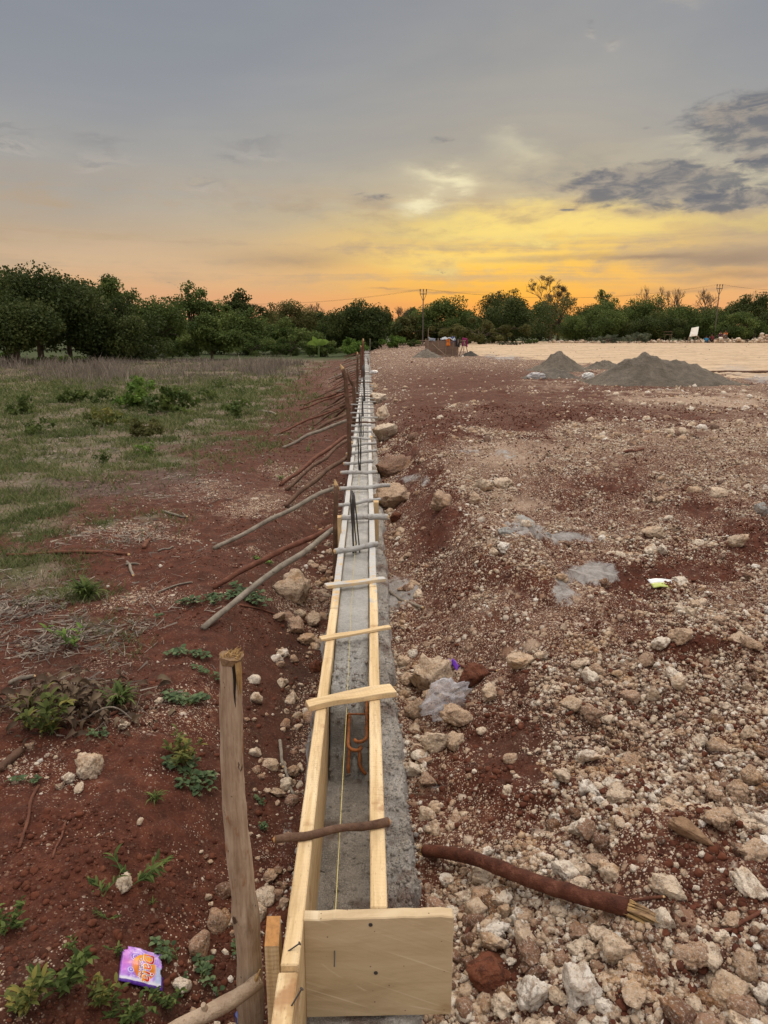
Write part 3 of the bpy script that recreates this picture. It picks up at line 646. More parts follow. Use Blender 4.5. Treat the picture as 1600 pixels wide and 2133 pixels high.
FIBRE = plain("frayed_wood_fibre", (0.44, 0.29, 0.13), var=0.6, scale=80)
STEEL = plain("dark_steel", (0.10, 0.095, 0.095), 0.55, 0.6, 0.4); RUST = plain("rusty_steel", (0.30, 0.105, 0.03), 0.85, 0.0, 0.75, 55, .8, (0.085, 0.045, 0.03))
REBAR = plain("grey_reinforcing_steel", (0.105, 0.10, 0.10), 0.6, 0.5, 0.5, 40)
def mortar_material(name, c0, c1, c2, rough=0.85, dirt=0.0, wet=False):
    g = material(name); p = g.pos(); a = g.noise(p, 6, 5, 0.65); b = g.noise(p, 60, 5, 0.75); c = g.noise(p, 260, 3, 0.7)
    col = g.ramp(a, [(0.3, c0), (0.5, c1), (0.7, c2)])
    col = g.mix(g.mul(g.ss(c, 0.45, 0.75), 0.45), col, tuple(v * 1.7 for v in c2))
    col = g.mix(g.mul(g.ss(b, 0.52, 0.75), 0.5), col, tuple(v * 0.32 for v in c0))
    if dirt: col = g.mix(g.mul(g.ss(g.noise(p, 4.5, 4, 0.7), 0.50, 0.66), dirt), col, (0.12, 0.06, 0.04))
    return setp(g, Base_Color=col, Roughness=rough, Normal=g.bump(g.add(g.mul(a, 2.0 if wet else 0.6), g.add(g.mul(b, 1.5), g.mul(c, 0.8))), 1.0, 0.010))
CONC = mortar_material("fresh_concrete", (0.27, 0.27, 0.26), (0.40, 0.40, 0.39), (0.52, 0.52, 0.51), 0.6, wet=True)
MORT = mortar_material("grey_mortar", (0.22, 0.20, 0.18), (0.40, 0.38, 0.355), (0.58, 0.56, 0.535), dirt=0.7)

# ------------------------------------------------------------------ mortar footing and concrete beam
def strip_grid(ys, prof):
    """prof(y) gives a list of (x, z) across; same count for every y"""
    V = []; Fc = []; n = None
    for y in ys:
        pr = prof(y); n = len(pr); V += [(x, y, z) for x, z in pr]
    for i in range(len(ys) - 1):
        for k in range(n - 1): Fc.append((i * n + k, i * n + k + 1, (i + 1) * n + k + 1, (i + 1) * n + k))
    return V, Fc
def geo(a, b, r):
    o = [a]; st = 0.012
    while o[-1] < b: o.append(o[-1] + st); st = min(st * r, 1.0)
    o[-1] = b; return o
def n1(x, y, f, s): return float(fbm(np.array([x]), np.array([y]), f, 4, s)[0]) - 0.5
def footing_prof(y):
    wl = 0.065 + 0.09 * n1(3, y, 2.6, 4) + 0.05 * n1(8, y, 11, 5); wr = 0.108 + 0.07 * n1(31, y, 2.3, 4) + 0.05 * n1(38, y, 12, 5)
    out = []
    for u in np.linspace(0, 1, 9): x = XL0 - wl * (1 - u); out.append((x, -0.20 + 0.20 * u ** 0.6 + 0.04 * n1(x, y, 14, 8)))
    for x in np.linspace(XL0 + 0.012, XR1 - 0.012, 12): out.append((x, 0.004 + 0.024 * n1(x, y, 13, 9)))
    for u in np.linspace(0, 1, 21): x = XR1 + wr * u; out.append((x, 0.022 - 0.03 * u - 0.13 * max(0, u - 0.70) / 0.30 + 0.05 * n1(x, y, 13, 8) + 0.03 * n1(x, y, 40, 18)))
    return out
V, Fc = strip_grid(geo(1.12, 66.2, 1.009), footing_prof)
tag(link('mortar_footing', npmesh('footing', V, Fc, smooth=True), MORT), 'grey mortared stone footing running under the wooden formwork', 'footing')
def beam_prof(y):
    e = n1(5, y, 4, 14); t = sst(2.24, 2.60, y); top = -0.035 + 0.265 * float(t) + 0.045 * float(sst(2.60, 3.2, y))
    rough = 0.075 * (1 - float(sst(2.55, 3.0, y))) + 0.011
    xs = np.linspace(XL1 + 0.002, XR0 - 0.002, 15); z = [top + rough * n1(x, y, 16, 16) * 2 + 0.008 * e for x in xs]
    return [(xs[0], -0.03)] + list(zip(xs, z)) + [(xs[-1], -0.03)]
FV = np.array(V)
V, Fc = strip_grid(geo(2.20, 66.0, 1.012), beam_prof)
BV = np.array(V)
tag(link('concrete_beam', npmesh('beam', V, Fc, smooth=True), CONC), 'freshly poured grey concrete tie beam between the formwork boards', 'concrete beam')

r = np.random.default_rng(404); a = FV[(FV[:, 1] < 7) & (FV[:, 1] > 1.4)]; b_ = BV[(BV[:, 1] < 3.0) & (BV[:, 1] > 2.28) & (BV[:, 2] > -.02)]
a = a[r.choice(len(a), 16000, p=(1 / a[:, 1]) / (1 / a[:, 1]).sum())]; b_ = b_[r.choice(len(b_), 1800)]; P = np.concatenate([a, b_]); P[:, :2] += r.normal(0, .006, (len(P), 2)); bad = ((P[:, 0] > XL0 - .002) & (P[:, 0] < XL1 + .003)) | ((P[:, 0] > XR0 - .003) & (P[:, 0] < XR1 + .002)); P = P[~bad]
sz_ = np.clip(.0012 * (1 - r.random(len(P))) ** (-1 / 1.9), .0012, .009)
tag(merge('mortar_grit', P, sz_, np.clip(r.random(len(P)), 0, 1), TINY, r, .34, MORT), 'coarse grit and crumbs of mortar over the footing', 'grit', None, 'stuff')

# ------------------------------------------------------------------ formwork boards, end board, pegs
GB = 'long boards of the formwork'
def nail(p, d, L, parent, m=STEEL, r=0.0017, head=0.0042):
    d = Vector(d).normalized(); p = Vector([float(v) for v in p]); b = MB()
    b.tube([p, p + d * L], [r, r], 8); b.tube([p + d * L, p + d * (L + 0.0018)], [head, head], 10); b.tube([p - d * 0.004, p], [0.0003, r], 8)
    return b.build('nail', m, parent)
def board(x0, x1, y0, y1, z0, z1, label, seed, group=GB, mat_=WOODY):
    """a sawn board lying on edge; made round its own middle, a little wavy"""
    c = Vector(((x0 + x1) / 2, (y0 + y1) / 2, (z0 + z1) / 2)); n = 26; V = []; Fc = []
    for i in range(n + 1):
        y = y0 + (y1 - y0) * i / n; o = 0.012 * n1(seed, y, 0.8, 2); k = 0.003 * n1(seed * 3, y, 9, 3); q = 0.004 * n1(seed * 5, y, 5, 3)
        V += [(x0 + o - c.x + k, y - c.y, z0 - c.z), (x1 + o - c.x, y - c.y, z0 - c.z), (x1 + o - c.x, y - c.y, z1 - c.z + q), (x0 + o - c.x + k, y - c.y, z1 - c.z + q)]
    for i in range(n):
        for k in range(4): Fc.append((i * 4 + k, (i + 1) * 4 + k, (i + 1) * 4 + (k + 1) % 4, i * 4 + (k + 1) % 4))
    Fc += [(0, 1, 2, 3), (n * 4 + 3, n * 4 + 2, n * 4 + 1, n * 4)]
    me = bpy.data.meshes.new('board'); me.from_pydata(V, [], Fc); me.update()
    o = link('formwork_board', me, mat_); o.location = c; bevel(o, 0.003); return tag(o, label, 'board', group)
yA = float(atz(580, 2010, RT_TOP)[1]); yE = float(atz(790, 1893, RT_TOP)[1]) + 0.004
b = board(XL0, XL1, yA, 3.3, 0.008, RT_TOP, 'clean yellow left board of the formwork, nearest the tall post', 1)
nb = nail(Vector((XL1 - 0.004, yA + 0.05, RT_TOP + 0.012)) - b.location, (0, 0, 1), 0.001, b)
bpy.data.objects.remove(nb)
nail(Vector((XL0 + 0.006, yA + 0.035, RT_TOP - 0.004)) - b.location, (0.8, 0.15, 0.5), 0.034, b)
b2 = board(XL0 - 0.004, XL1 - 0.001, 0.86, yA - 0.002, 0.005, RT_TOP - 0.016, 'lower left board running out under the bottom of the picture', 2)
nail(Vector((XL1 - 0.012, yA - 0.085, RT_TOP - 0.02)) - b2.location, (0.55, 0.35, 0.75), 0.042, b2)
b = board(XR0, XR1, yE, 3.6, 0.012, RT_TOP, 'clean pale right board of the formwork ending at the end board', 3)
yl, yr = 3.304, 3.604; i = 0
while yl < 65:
    a = min(yl + random.uniform(3.5, 4.1), 66); board(XL0 + .002, XL1 + .001, yl, a, 0.01, RT_TOP + random.uniform(-.004, .004), 'cement splashed board on the left side of the formwork, past the bare near one', 10 + i); yl = a + 0.004
    a = min(yr + random.uniform(3.5, 4.1), 66); board(XR0 - .001, XR1 - .002, yr, a, 0.01, RT_TOP + random.uniform(-.004, .004), 'cement splashed board on the right side of the formwork, past the bare near one', 40 + i); yr = a + 0.004; i += 1

# the square end board across the mouth of the formwork
yF = float(atz(790, 1911, RT_TOP + 0.004)[1]); thk = yE - 0.004 - yF
xa, xb = float(aty(634, 2000, yF)[0]), float(aty(943, 2000, yF)[0]); zb = float(aty(790, 2117, yF)[2]); zt = float(aty(790, 1911, yF)[2])
def endboard_material():
    g = material("planed_end_board"); p = g.objco(); w = g.map(p, (1, 1, 1))
    n = g.noise(g.map(p, (3.0, 20, 15)), 1.0, 6, 0.65, 0.8); f = g.noise(g.map(p, (14, 200, 150)), 1.0, 3, 0.6)
    col = g.ramp(n, [(0.25, (0.40, 0.30, 0.175)), (0.5, (0.54, 0.425, 0.27)), (0.75, (0.64, 0.53, 0.36))])
    col = g.mix(g.mul(g.ss(f, 0.5, 0.8), 0.25), col, (0.33, 0.22, 0.11))
    # curved marks of the saw blade
    for sx, sz, rr, k in ((0.12, 0.60, 0.70, 1), (-0.10, 0.50, 0.602, .8), (0.25, 0.55, 0.55, .6)):
        x, y, z = g.sep(p); dx, dz = g.sub(x, sx), g.sub(z, sz); d = g.math('SQRT', g.add(g.mul(dx, dx), g.mul(dz, dz)))
        d = g.add(d, g.mul(g.sub(g.noise(p, 14, 2), 0.5), 0.01))
        arc = g.mul(g.gauss(d, rr, 0.0016), g.ss(g.noise(p, 9, 2), 0.48, 0.56)); col = g.mix(g.mul(arc, 0.55 * k), col, (0.82, 0.74, 0.56))
    sl_ = g.noise(g.map(p, (1, 1, 1)), 1.0, 1); x, y, z = g.sep(p)
    wv = g.add(g.mul(z, 1.0), g.mul(x, 0.42)); ln = g.noise(g.comb(g.mul(wv, 95), g.mul(x, 2.2), 0.0), 1.0, 3, 0.5)
    col = g.mix(g.mul(g.ss(ln, 0.60, 0.72), 0.40), col, (0.80, 0.71, 0.53))
    kn = g.noise(p, 10, 4, 0.6); col = g.mix(g.mul(g.ss(kn, 0.62, 0.75), 0.5), col, (0.34, 0.20, 0.09))
    v = g.vor(p, 36); col = g.mix(g.mul(g.ss(v.outputs['Distance'], 0.09, 0.05), 0.8), col, (0.16, 0.09, 0.05))
    return setp(g, Base_Color=col, Roughness=0.72, Normal=g.bump(g.add(n, g.mul(ln, 0.5)), 0.35, 0.003))
eb = thing('end_board', ((xa + xb) / 2, yF + thk / 2, zb), 'square pale sawn board nailed across the near end of the formwork', 'board')
W_, H_ = xb - xa, zt - zb; V = []; Fc = []; nx = 24
for i in range(nx + 1):
    t = i / nx; x = -W_ / 2 + W_ * t; q = 0.0022 * n1(t * 6, 3.3, 2.2, 5) * 2 - 0.003 * (t > 0.93) * (t - 0.93) / 0.07 - 0.003 * (1 - t); s_ = 0.001 * n1(t * 5, 8, 2, 5)
    V += [(x, -thk / 2, s_), (x, thk / 2, s_), (x, thk / 2, H_ + q), (x, -thk / 2, H_ + q)]
for i in range(nx):
    for k in range(4): Fc.append((i * 4 + k, i * 4 + (k + 1) % 4, (i + 1) * 4 + (k + 1) % 4, (i + 1) * 4 + k))
Fc += [(3, 2, 1, 0), (nx * 4, nx * 4 + 1, nx * 4 + 2, nx * 4 + 3)]
me = bpy.data.meshes.new('panel'); me.from_pydata(V, [], Fc); me.update(); pan = link('panel', me, endboard_material(), eb); bevel(pan, 0.0025)
def ebpt(px, py): q = aty(px, py, yF); return (float(q[0]) - eb.location.x, -thk / 2, float(q[2]) - zb)
for px, py in ((772, 1926), (783, 2026)):
    x, y, z = ebpt(px, py); mb = MB(); mb.tube([(x, y + .003, z), (x, y - 0.0015, z)], 0.0048, 12); mb.build('nail', STEEL, eb)
x, y, z = ebpt(697, 1981); nail((x, y, z), (0.02, -0.85, -0.5), 0.030, eb, r=0.0016, head=0.0017)

def peg(px0, px1, ytop, Y, zb_, name, label, sl=0.03, dep=0.035, m=WOODZ, cap=CUTO, group=None):
    """square peg driven beside the boards; a slanting cut top"""
    x0, x1 = float(aty(px0, ytop, Y)[0]), float(aty(px1, ytop, Y)[0]); z = float(aty(px0, ytop, Y)[2])
    t = thing(name, ((x0 + x1) / 2, Y, zb_), label, 'peg', group); w = (x1 - x0) / 2; h = z - zb_; d = dep / 2
    V = [(-w, -d, 0), (w, -d, 0), (w, d, 0), (-w, d, 0), (-w, -d, h - sl), (w, -d, h - sl), (w, d, h), (-w, d, h)]
    mb = MB(); mb.addf(V, [(0, 1, 5, 4), (1, 2, 6, 5), (2, 3, 7, 6), (3, 0, 4, 7), (3, 2, 1, 0)]); mb.build('shaft', m, t)
    mb = MB(); mb.addf(V[4:], [(0, 1, 2, 3)]); mb.build('cut_top', cap, t); return t
peg(553, 582, 1926, 1.375, -0.15, 'wooden_peg', 'square peg with orange sawn top between the tall post and left board', 0.035, 0.05)
PG = 'square pegs holding the formwork boards'
for px0, px1, py, base, lb in ((703, 711, 1074, 1190, 'square yellow peg left of the boards behind the dark stake'), (778, 789, 1043, 1122, 'square yellow peg outside the right board opposite the stake'),
                               (729, 735, 920, 960, 'square yellow peg outside the left board beside the tall crooked stake'), (770, 776, 908, 955, 'square yellow peg outside the right board near the big brown boulder')):
    Y = float(atz(px0, base, 0.03)[1]); peg(px0, px1, py, Y, -0.08, 'wooden_peg', lb, 0.01, 0.03, WOODZ, CUTW, PG)

# ------------------------------------------------------------------ pieces nailed across the boards
GC = 'pieces nailed across the formwork'
def cross_stick(a, b, rpx, m, label, endm=CUTW, seg=9, ez=0.0):
    r = rpx * ppm(atz(*a, RT_TOP)); z = RT_TOP + r * 0.9 + ez; p0, p1 = atz(*a, z), atz(*b, z); c = Vector([(p0[i] + p1[i]) / 2 for i in range(3)])
    t = thing('cross_stick', c, label, 'spacer', GC); c0, c1 = Vector(p0.tolist()) - c, Vector(p1.tolist()) - c
    pts = wob(c0, c1, 9, r * 0.45); rad = [r * random.uniform(0.88, 1.1) for _ in pts]
    mb = MB(); mb.tube(pts, rad, seg, 0.0, cap=False, lump=.16, lf=45); mb.build('stick', m, t, True)
    for i, j in ((0, 1), (-1, -2)):
        mb = MB(); d = (pts[i] - pts[j]).normalized(); mb.tube([pts[i] - d * r * 0.3, pts[i] + d * r * 0.25 + Vector((0, 0, -r * .2))], [rad[i] * 0.98, rad[i] * 0.55], seg); mb.build('cut_end', endm, t)
    return t
def cross_plank(a, b, wpx0, wpx1, m, label, thick=0.02, mid=None, smear=None):
    """flat offcut laid across: a, b the middles of its ends in the photo, widths in photo pixels"""
    z = RT_TOP + thick / 2 + 0.002; p0, p1 = Vector(atz(*a, z).tolist()), Vector(atz(*b, z).tolist()); c = (p0 + p1) / 2
    d = (p1 - p0); L = d.length; ang = math.atan2(d.y, d.x); k = ppm(c) * 1.45
    n = 10; V = []; Fc = []
    for i in range(n + 1):
        t = i / n; x = -L / 2 + L * t; w = (wpx0 + (wpx1 - wpx0) * sst(0.25, 0.6, t)) * k / 2; yo = (mid or 0) * math.sin(math.pi * t) * k
        zz = 0.0015 * math.sin(9 * t)
        V += [(x, yo - w, -thick / 2), (x, yo + w, -thick / 2), (x, yo + w, thick / 2 + zz), (x, yo - w, thick / 2 + zz)]
    for i in range(n):
        for q in range(4): Fc.append((i * 4 + q, (i + 1) * 4 + q, (i + 1) * 4 + (q + 1) % 4, i * 4 + (q + 1) % 4))
    Fc += [(0, 1, 2, 3), (n * 4 + 3, n * 4 + 2, n * 4 + 1, n * 4)]
    me = bpy.data.meshes.new('offcut'); me.from_pydata(V, [], Fc); me.update(); o = link('cross_plank', me, m); o.location = c; o.rotation_euler = (0, 0, ang)
    bevel(o, 0.002); return tag(o, label, 'spacer', GC)
cross_stick((572, 1749), (810, 1712), 9, BROWN, 'brown bark stick laid across the clean near end of the formwork', CUTO)
cross_plank((640, 1471), (820, 1438), 19, 27, WOODX, 'clean yellow wedge shaped offcut nailed across the formwork above the rusty rods', 0.022, 5)
cross_plank((667, 1331), (813, 1306), 12, 9, WOODX_S, 'thin grey smeared lath across the boards, one beyond the yellow wedge', 0.012)
cross_plank((678, 1221), (802, 1206), 13, 11, WOODX_S, 'grey smeared offcut with bare yellow ends across the boards', 0.018)
CR = [((697, 1149), (786, 1133), 6), ((712, 1077), (808, 1077), 6), ((704, 1053), (792, 1040), 4.2), ((708, 1018), (812, 1011), 4.5), ((710, 985), (785, 983), 4.2), ((716, 966), (777, 961), 3.6),
      ((722, 946), (784, 938), 3.2), ((728, 929), (783, 923), 3.0), ((728, 912), (772, 914), 2.6), ((731, 899), (774, 899), 2.6), ((729, 887), (773, 886), 2.6)]
CL = ['cement coated stick across the boards, its brown left end standing proud, just past the offcut', 'thick cement coated stick whose bare right end reaches the square peg',
      'thin grey stick across the boards just beyond the thick one at the peg']
for i, (a, b_, r_) in enumerate(CR):
    cross_stick(a, b_, r_, CEMSTK, CL[i] if i < 3 else 'cement coated stick laid across the far part of the formwork', CUTW if i < 9 else CEMSTK)
yy = 10.75
while yy < 62:
    l, r_ = random.uniform(.03, .13), random.uniform(.02, .12); dy = random.uniform(-.04, .06)
    z = RT_TOP + 0.014; pa = proj(XL0 - l, yy, z); pb = proj(XR1 + r_, yy + dy, z)
    cross_stick((float(pa[0]), float(pa[1])), (float(pb[0]), float(pb[1])), 0.0145 / ppm((0, yy, z)), CEMSTK if random.random() < .75 else BROWN,
                'cement coated stick laid across the far part of the formwork', CEMSTK, 6)
    yy += random.uniform(0.55, 0.85) * (1 if yy < 25 else 1.5)

# ------------------------------------------------------------------ stakes and slanting braces on the left side
def splinter_top(parent, c, r, n, L):
    mb = MB()
    for _ in range(n):
        a = random.uniform(0, 6.28); q = r * math.sqrt(random.random()); b0 = Vector((c[0] + q * math.cos(a), c[1] + q * math.sin(a), c[2] - 0.004))
        tip = b0 + Vector((random.uniform(-.6, 1.3) * L * .6, random.uniform(-.6, .6) * L * .6, random.uniform(.15, 1) * L)); w = random.uniform(.0012, .0036)
        m1 = (b0 + tip) / 2 + Vector((random.uniform(-.3, .3) * L * .3, 0, L * 0.15)); mb.tube([b0, m1, tip], [w, w * .8, w * .2], 4)
    return mb.build('splintered_top', FIBRE, parent)
def post_material():
    g = material("peeled_post_bark"); p = g.objco(); n = g.noise(g.map(p, (55, 55, 5)), 1.0, 5, 0.65, .5); f = g.noise(g.map(p, (220, 220, 22)), 1.0, 4, 0.65); b = g.noise(g.map(p, (26, 26, 11)), 1.0, 4, 0.6); k = g.noise(g.map(p, (34, 34, 20), (3, 1, 2)), 1.0, 3, 0.6)
    col = g.ramp(n, [(0.28, (0.28, 0.19, 0.125)), (0.5, (0.43, 0.325, 0.235)), (0.72, (0.56, 0.45, 0.345))]); col = g.mix(g.mul(g.ss(f, .48, .75), .5), col, (0.21, 0.13, 0.08))
    col = g.mix(g.mul(g.ss(b, .60, .70), .75), col, (0.30, 0.13, 0.05)); col = g.mix(g.mul(g.ss(k, .64, .69), .9), col, (0.055, 0.028, 0.018))
    return setp(g, Base_Color=col, Roughness=.8, Normal=g.bump(g.add(n, g.add(f, k)), .7, .005))
POSTM2 = post_material()
def big_post():
    Y = 1.47; bt = Vector(aty(521, 2133, Y).tolist()); tp = Vector(aty(477, 1368, Y).tolist())
    t = thing('wooden_post', (bt.x, Y, -0.1), 'tall thick pale peeled post with a frayed top left of the formwork', 'post'); o = t.location
    n = 90; pts = []; rad = []
    for i in range(n):
        u = i / (n - 1); z = -0.1 + (tp.z + 0.1) * u; k = (z - bt.z) / (tp.z - bt.z)
        pts.append(Vector((bt.x + (tp.x - bt.x) * k + 0.006 * math.sin(u * 7), Y + 0.006 * math.sin(u * 5 + 1), z)) - o)
        rad.append((0.0335 - 0.0098 * u) * (1 + 0.05 * math.sin(u * 23) * math.sin(u * 9) + 0.10 * math.exp(-((u - .33) / .03) ** 2) + 0.05 * math.exp(-((u - .62) / .02) ** 2)))
    mb = MB(); mb.tube(pts, rad, 26, 0.0, lump=.07, lf=16)
    mb.build('shaft', POSTM2, t, True)
    c = pts[-1]; mb = MB(); mb.tube([c - Vector((0, 0, .012)), c + Vector((0.002, 0, .004))], [rad[-1] * 1.05, rad[-1] * 1.14], 20, 0.10); mb.build('crushed_rim', bark_material("crushed_bark_rim", ((0.16, 0.10, 0.06), (0.26, 0.17, 0.10), (0.36, 0.25, 0.15))), t)
    splinter_top(t, c, rad[-1], 55, 0.022)
    mb = MB()      # the split running down from the top, with a strip of torn pale wood beside it
    Vs = []; 
    for i in range(9):
        u = i / 8; z = c.z - 0.004 - 0.105 * u; w = 0.0042 * (1 - u) ** 0.7 + 0.0004; rr = rad[-1] * (1.0 + 0.06 * u) + 0.0016
        ph = -math.pi / 2 + 0.42 + 0.05 * math.sin(u * 6); xx = c.x - (c.x - pts[0].x) * 0.105 * u / (c.z) ; Vs += [(xx + rr * math.cos(ph - w / rr), c.y + rr * math.sin(ph - w / rr), z), (xx + rr * math.cos(ph + w / rr), c.y + rr * math.sin(ph + w / rr), z)]
    mb.addf(Vs, [(2 * i, 2 * i + 1, 2 * i + 3, 2 * i + 2) for i in range(8)]); mb.build('crack', plain("dark_crack", (0.02, 0.014, 0.01)), t)
    mb = MB()
    for k_ in range(5):
        ph = -math.pi / 2 + 0.62 + 0.11 * k_; mb.tube([(c.x + (rad[-1] + .001) * math.cos(ph), c.y + (rad[-1] + .001) * math.sin(ph), c.z + random.uniform(-.002, .012)),
                 (c.x + (rad[-1] + .003) * math.cos(ph + .04), c.y + (rad[-1] + .003) * math.sin(ph), c.z - 0.03), (c.x + (rad[-1] + .0006) * math.cos(ph + .02) + .001, c.y + (rad[-1]) * math.sin(ph), c.z - random.uniform(.05, .085))], [.0022, .0026, .0008], 6, 0.2)
    mb.build('torn_strip', FIBRE, t)
big_post()
def near_brace():
    p1 = Vector(aty(540, 2043, 1.43).tolist()); p0 = Vector(ground(330, 2205)); p0.z += 0.01
    p0 = Vector(aty(396, 2133, 1.33).tolist()); d = (p0 - p1); p0 = p1 + d * 2.1
    t = thing('wooden_brace', p0, 'thick pale peeled brace with a stub, tied against the tall post', 'brace'); o = Vector(p0)
    pts = wob(p0 - o, p1 - o, 12, 0.008); mb = MB(); mb.tube(pts, [0.0185 + 0.001 * math.sin(i * 1.7) for i in range(12)], 16, 0.0, lump=.10, lf=22); mb.build('shaft', POSTM, t, True)
    q = pts[7]; mb = MB(); mb.tube([q, q + Vector((-.006, -.004, .030))], [0.010, 0.006], 10, .1); mb.build('branch_stub', POSTM, t)
    q = pts[-1]; mb = MB(); mb.tube([q + Vector((-.012, -.01, -0.004)), q + Vector((-.004, -.012, 0.02)), q + Vector((.006, -.012, .046))], [0.007, 0.005, 0.0015], 6, .2); mb.build('splinter', FIBRE, t)
near_brace()
GS = 'stakes driven along the left side of the formwork'; GBR = 'slanting braces propping the formwork'
def stake(pts_px, base, rpx, m, label, cutm=CUTW, fork=None, Yoff=0.0):
    """pts_px: points up the stake in the photo; base: its foot in the photo"""
    g0 = Vector(atz(base[0], base[1], -0.03).tolist()); Y = g0.y; t = thing('wooden_stake', (g0.x, Y, -0.12), label, 'stake', GS); o = t.location
    k = ppm(g0); P_ = [Vector((g0.x, Y, -0.12)) - o] + [Vector(aty(x, y, Y).tolist()) - o for x, y in pts_px]
    pts = []
    for i in range(len(P_) - 1):
        for u in (0, .33, .66): pts.append(P_[i].lerp(P_[i + 1], u) + Vector((random.uniform(-.15, .15), 0, 0)) * rpx * k)
    pts.append(P_[-1]); rad = [rpx * k * (1.08 - 0.22 * i / len(pts)) for i in range(len(pts))]
    mb = MB(); mb.tube(pts, rad, 10, 0.06); mb.build('shaft', m, t, True)
    d = (pts[-1] - pts[-2]).normalized(); mb = MB(); mb.tube([pts[-1] - d * rad[-1] * .4, pts[-1] + d * rad[-1] * 2.2 + Vector((-rad[-1] * .5, 0, 0))], [rad[-1] * 1.03, rad[-1] * .25], 10); mb.build('cut_top', cutm, t)
    if fork:
        q = [Vector(aty(x, y, Y).tolist()) - o for x, y in fork]; mb = MB(); mb.tube(q, [rpx * k * .75, rpx * k * .65, rpx * k * .5][:len(q)], 8, .05); mb.build('fork', m, t, True)
    return t
stake([(699, 1120), (700, 1010)], (700, 1195), 5.6, BROWN, 'dark stake with a pale slanting cut top under the grey braces')
stake([(728, 960), (727, 880), (720, 790), (714, 768)], (729, 1012), 4.6, BROWN, 'tall crooked stake bent to the left at its top')
stake([(738, 830), (737, 802)], (737, 880), 4.0, BROWN, 'forked stake just behind the tall crooked one', BROWN, [(737, 806), (728, 790), (723, 768)])
stake([(745, 780), (745, 737)], (744, 850), 2.2, BROWN, 'slim straight stake behind the forked one')
stake([(755, 760), (757, 709)], (752, 812), 2.2, REDBK, 'reddish stake standing tallest at the far end of the formwork')
stake([(752, 740), (752, 722)], (750, 790), 1.6, BROWN, 'thin stake beside the tallest reddish one')
stake([(771, 730), (771, 706)], (771, 737), 0.6, GREYB, 'thin pole past the far end of the formwork')
stake([(766, 745), (768, 760)], (770, 776), 1.0, REDBK, 'short leaning stake right of the far formwork')
BRC = [((430, 1308), (711, 1092), 6.5, GREYB, 'grey weathered brace, lowest of the near braces on the left bank'), ((450, 1225), (700, 1094), 6, REDBK, 'reddish brown brace lying just above the lowest grey one'),
       ((452, 1143), (704, 1015), 5, GREYB, 'long grey brace crossing behind the dark stake'), ((597, 1053), (726, 949), 5, BROWN, 'brown brace reaching the boards at the tall crooked stake'),
       ((588, 1011), (722, 909), 4.2, REDBK, 'reddish brace, left of two close together below the crooked stake'), ((600, 1020), (722, 918), 4, BROWN, 'brown brace close under the reddish one'),
       ((592, 933), (722, 876), 3.6, GREYB, 'thin grey brace whose foot lies beside the bright green sprig'), ((612, 925), (722, 862), 3.6, BROWN, 'brown brace just above the thin grey one'),
       ((628, 882), (722, 842), 3.0, BROWN, 'curved thin brace further along the left bank'), ((670, 876), (722, 836), 2.8, BROWN, None), ((685, 880), (724, 848), 2.6, BROWN, None),
       ((684, 848), (724, 822), 2.4, BROWN, None), ((690, 828), (722, 806), 2.2, GREYB, None), ((684, 830), (722, 812), 2.0, BROWN, None), ((694, 795), (726, 780), 1.6, BROWN, None)]
def brace(a, b, rpx, m, label):
    p0 = ground(*a); p0.z += 0.012; p1 = Vector(atz(b[0], b[1], RT_TOP - 0.02).tolist()); r0 = rpx * ppm((p0 + p1) / 2)
    t = thing('wooden_brace', p0, label or 'thin brown brace among many propping the far formwork', 'brace', GBR)
    d = p1 - p0; pts = wob(Vector((0, 0, 0)) - d * 0.02, d, 22, min(0.022, d.length * .016), -d.length * 0.012); mb = MB(); mb.tube(pts, [r0 * .88 * (0.85 + .3 * (1 - abs(i / 21 - .6))) for i in range(22)], 9, 0.0, lump=.2, lf=30); mb.build('shaft', m, t, True)
    mb = MB(); q = d.normalized(); mb.tube([d - q * r0 * .2, d + q * r0 * .4], [r0 * .95, r0 * .6], 9); mb.build('cut_end', CUTO if rpx > 4 else m, t)
for a in BRC: brace(*a)
yy = 14.0
while yy < 60:
    ln = random.uniform(0.8, 1.6); x0 = XL0 - ln; y0 = yy - random.uniform(.5, 1.6); pa = proj(x0, y0, hz(x0, y0)); pb = proj(XL0 - .03, yy, RT_TOP - .02 + random.uniform(0, .05))
    brace((float(pa[0]), float(pa[1])), (float(pb[0]), float(pb[1])), 0.022 / ppm((x0, yy, 0)), random.choice((BROWN, BROWN, GREYB, REDBK)), None); yy += random.uniform(.9, 1.7) * (1 if yy < 30 else 1.6)
for (y0, y1) in ((22, 26), (33, 37), (45, 48)):
    pa = proj(XL0 - .12, y0, 0); x = XL0 - .1
    t = thing('wooden_stake', (x, y0, -0.12), 'rough stake in the row along the far left side of the formwork', 'stake', GS); mb = MB(); mb.tube(wob((0, 0, 0), (random.uniform(-.05, .1), 0, random.uniform(.8, 1.15)), 6, .03), .03, 7, .05); mb.build('shaft', BROWN, t, True)

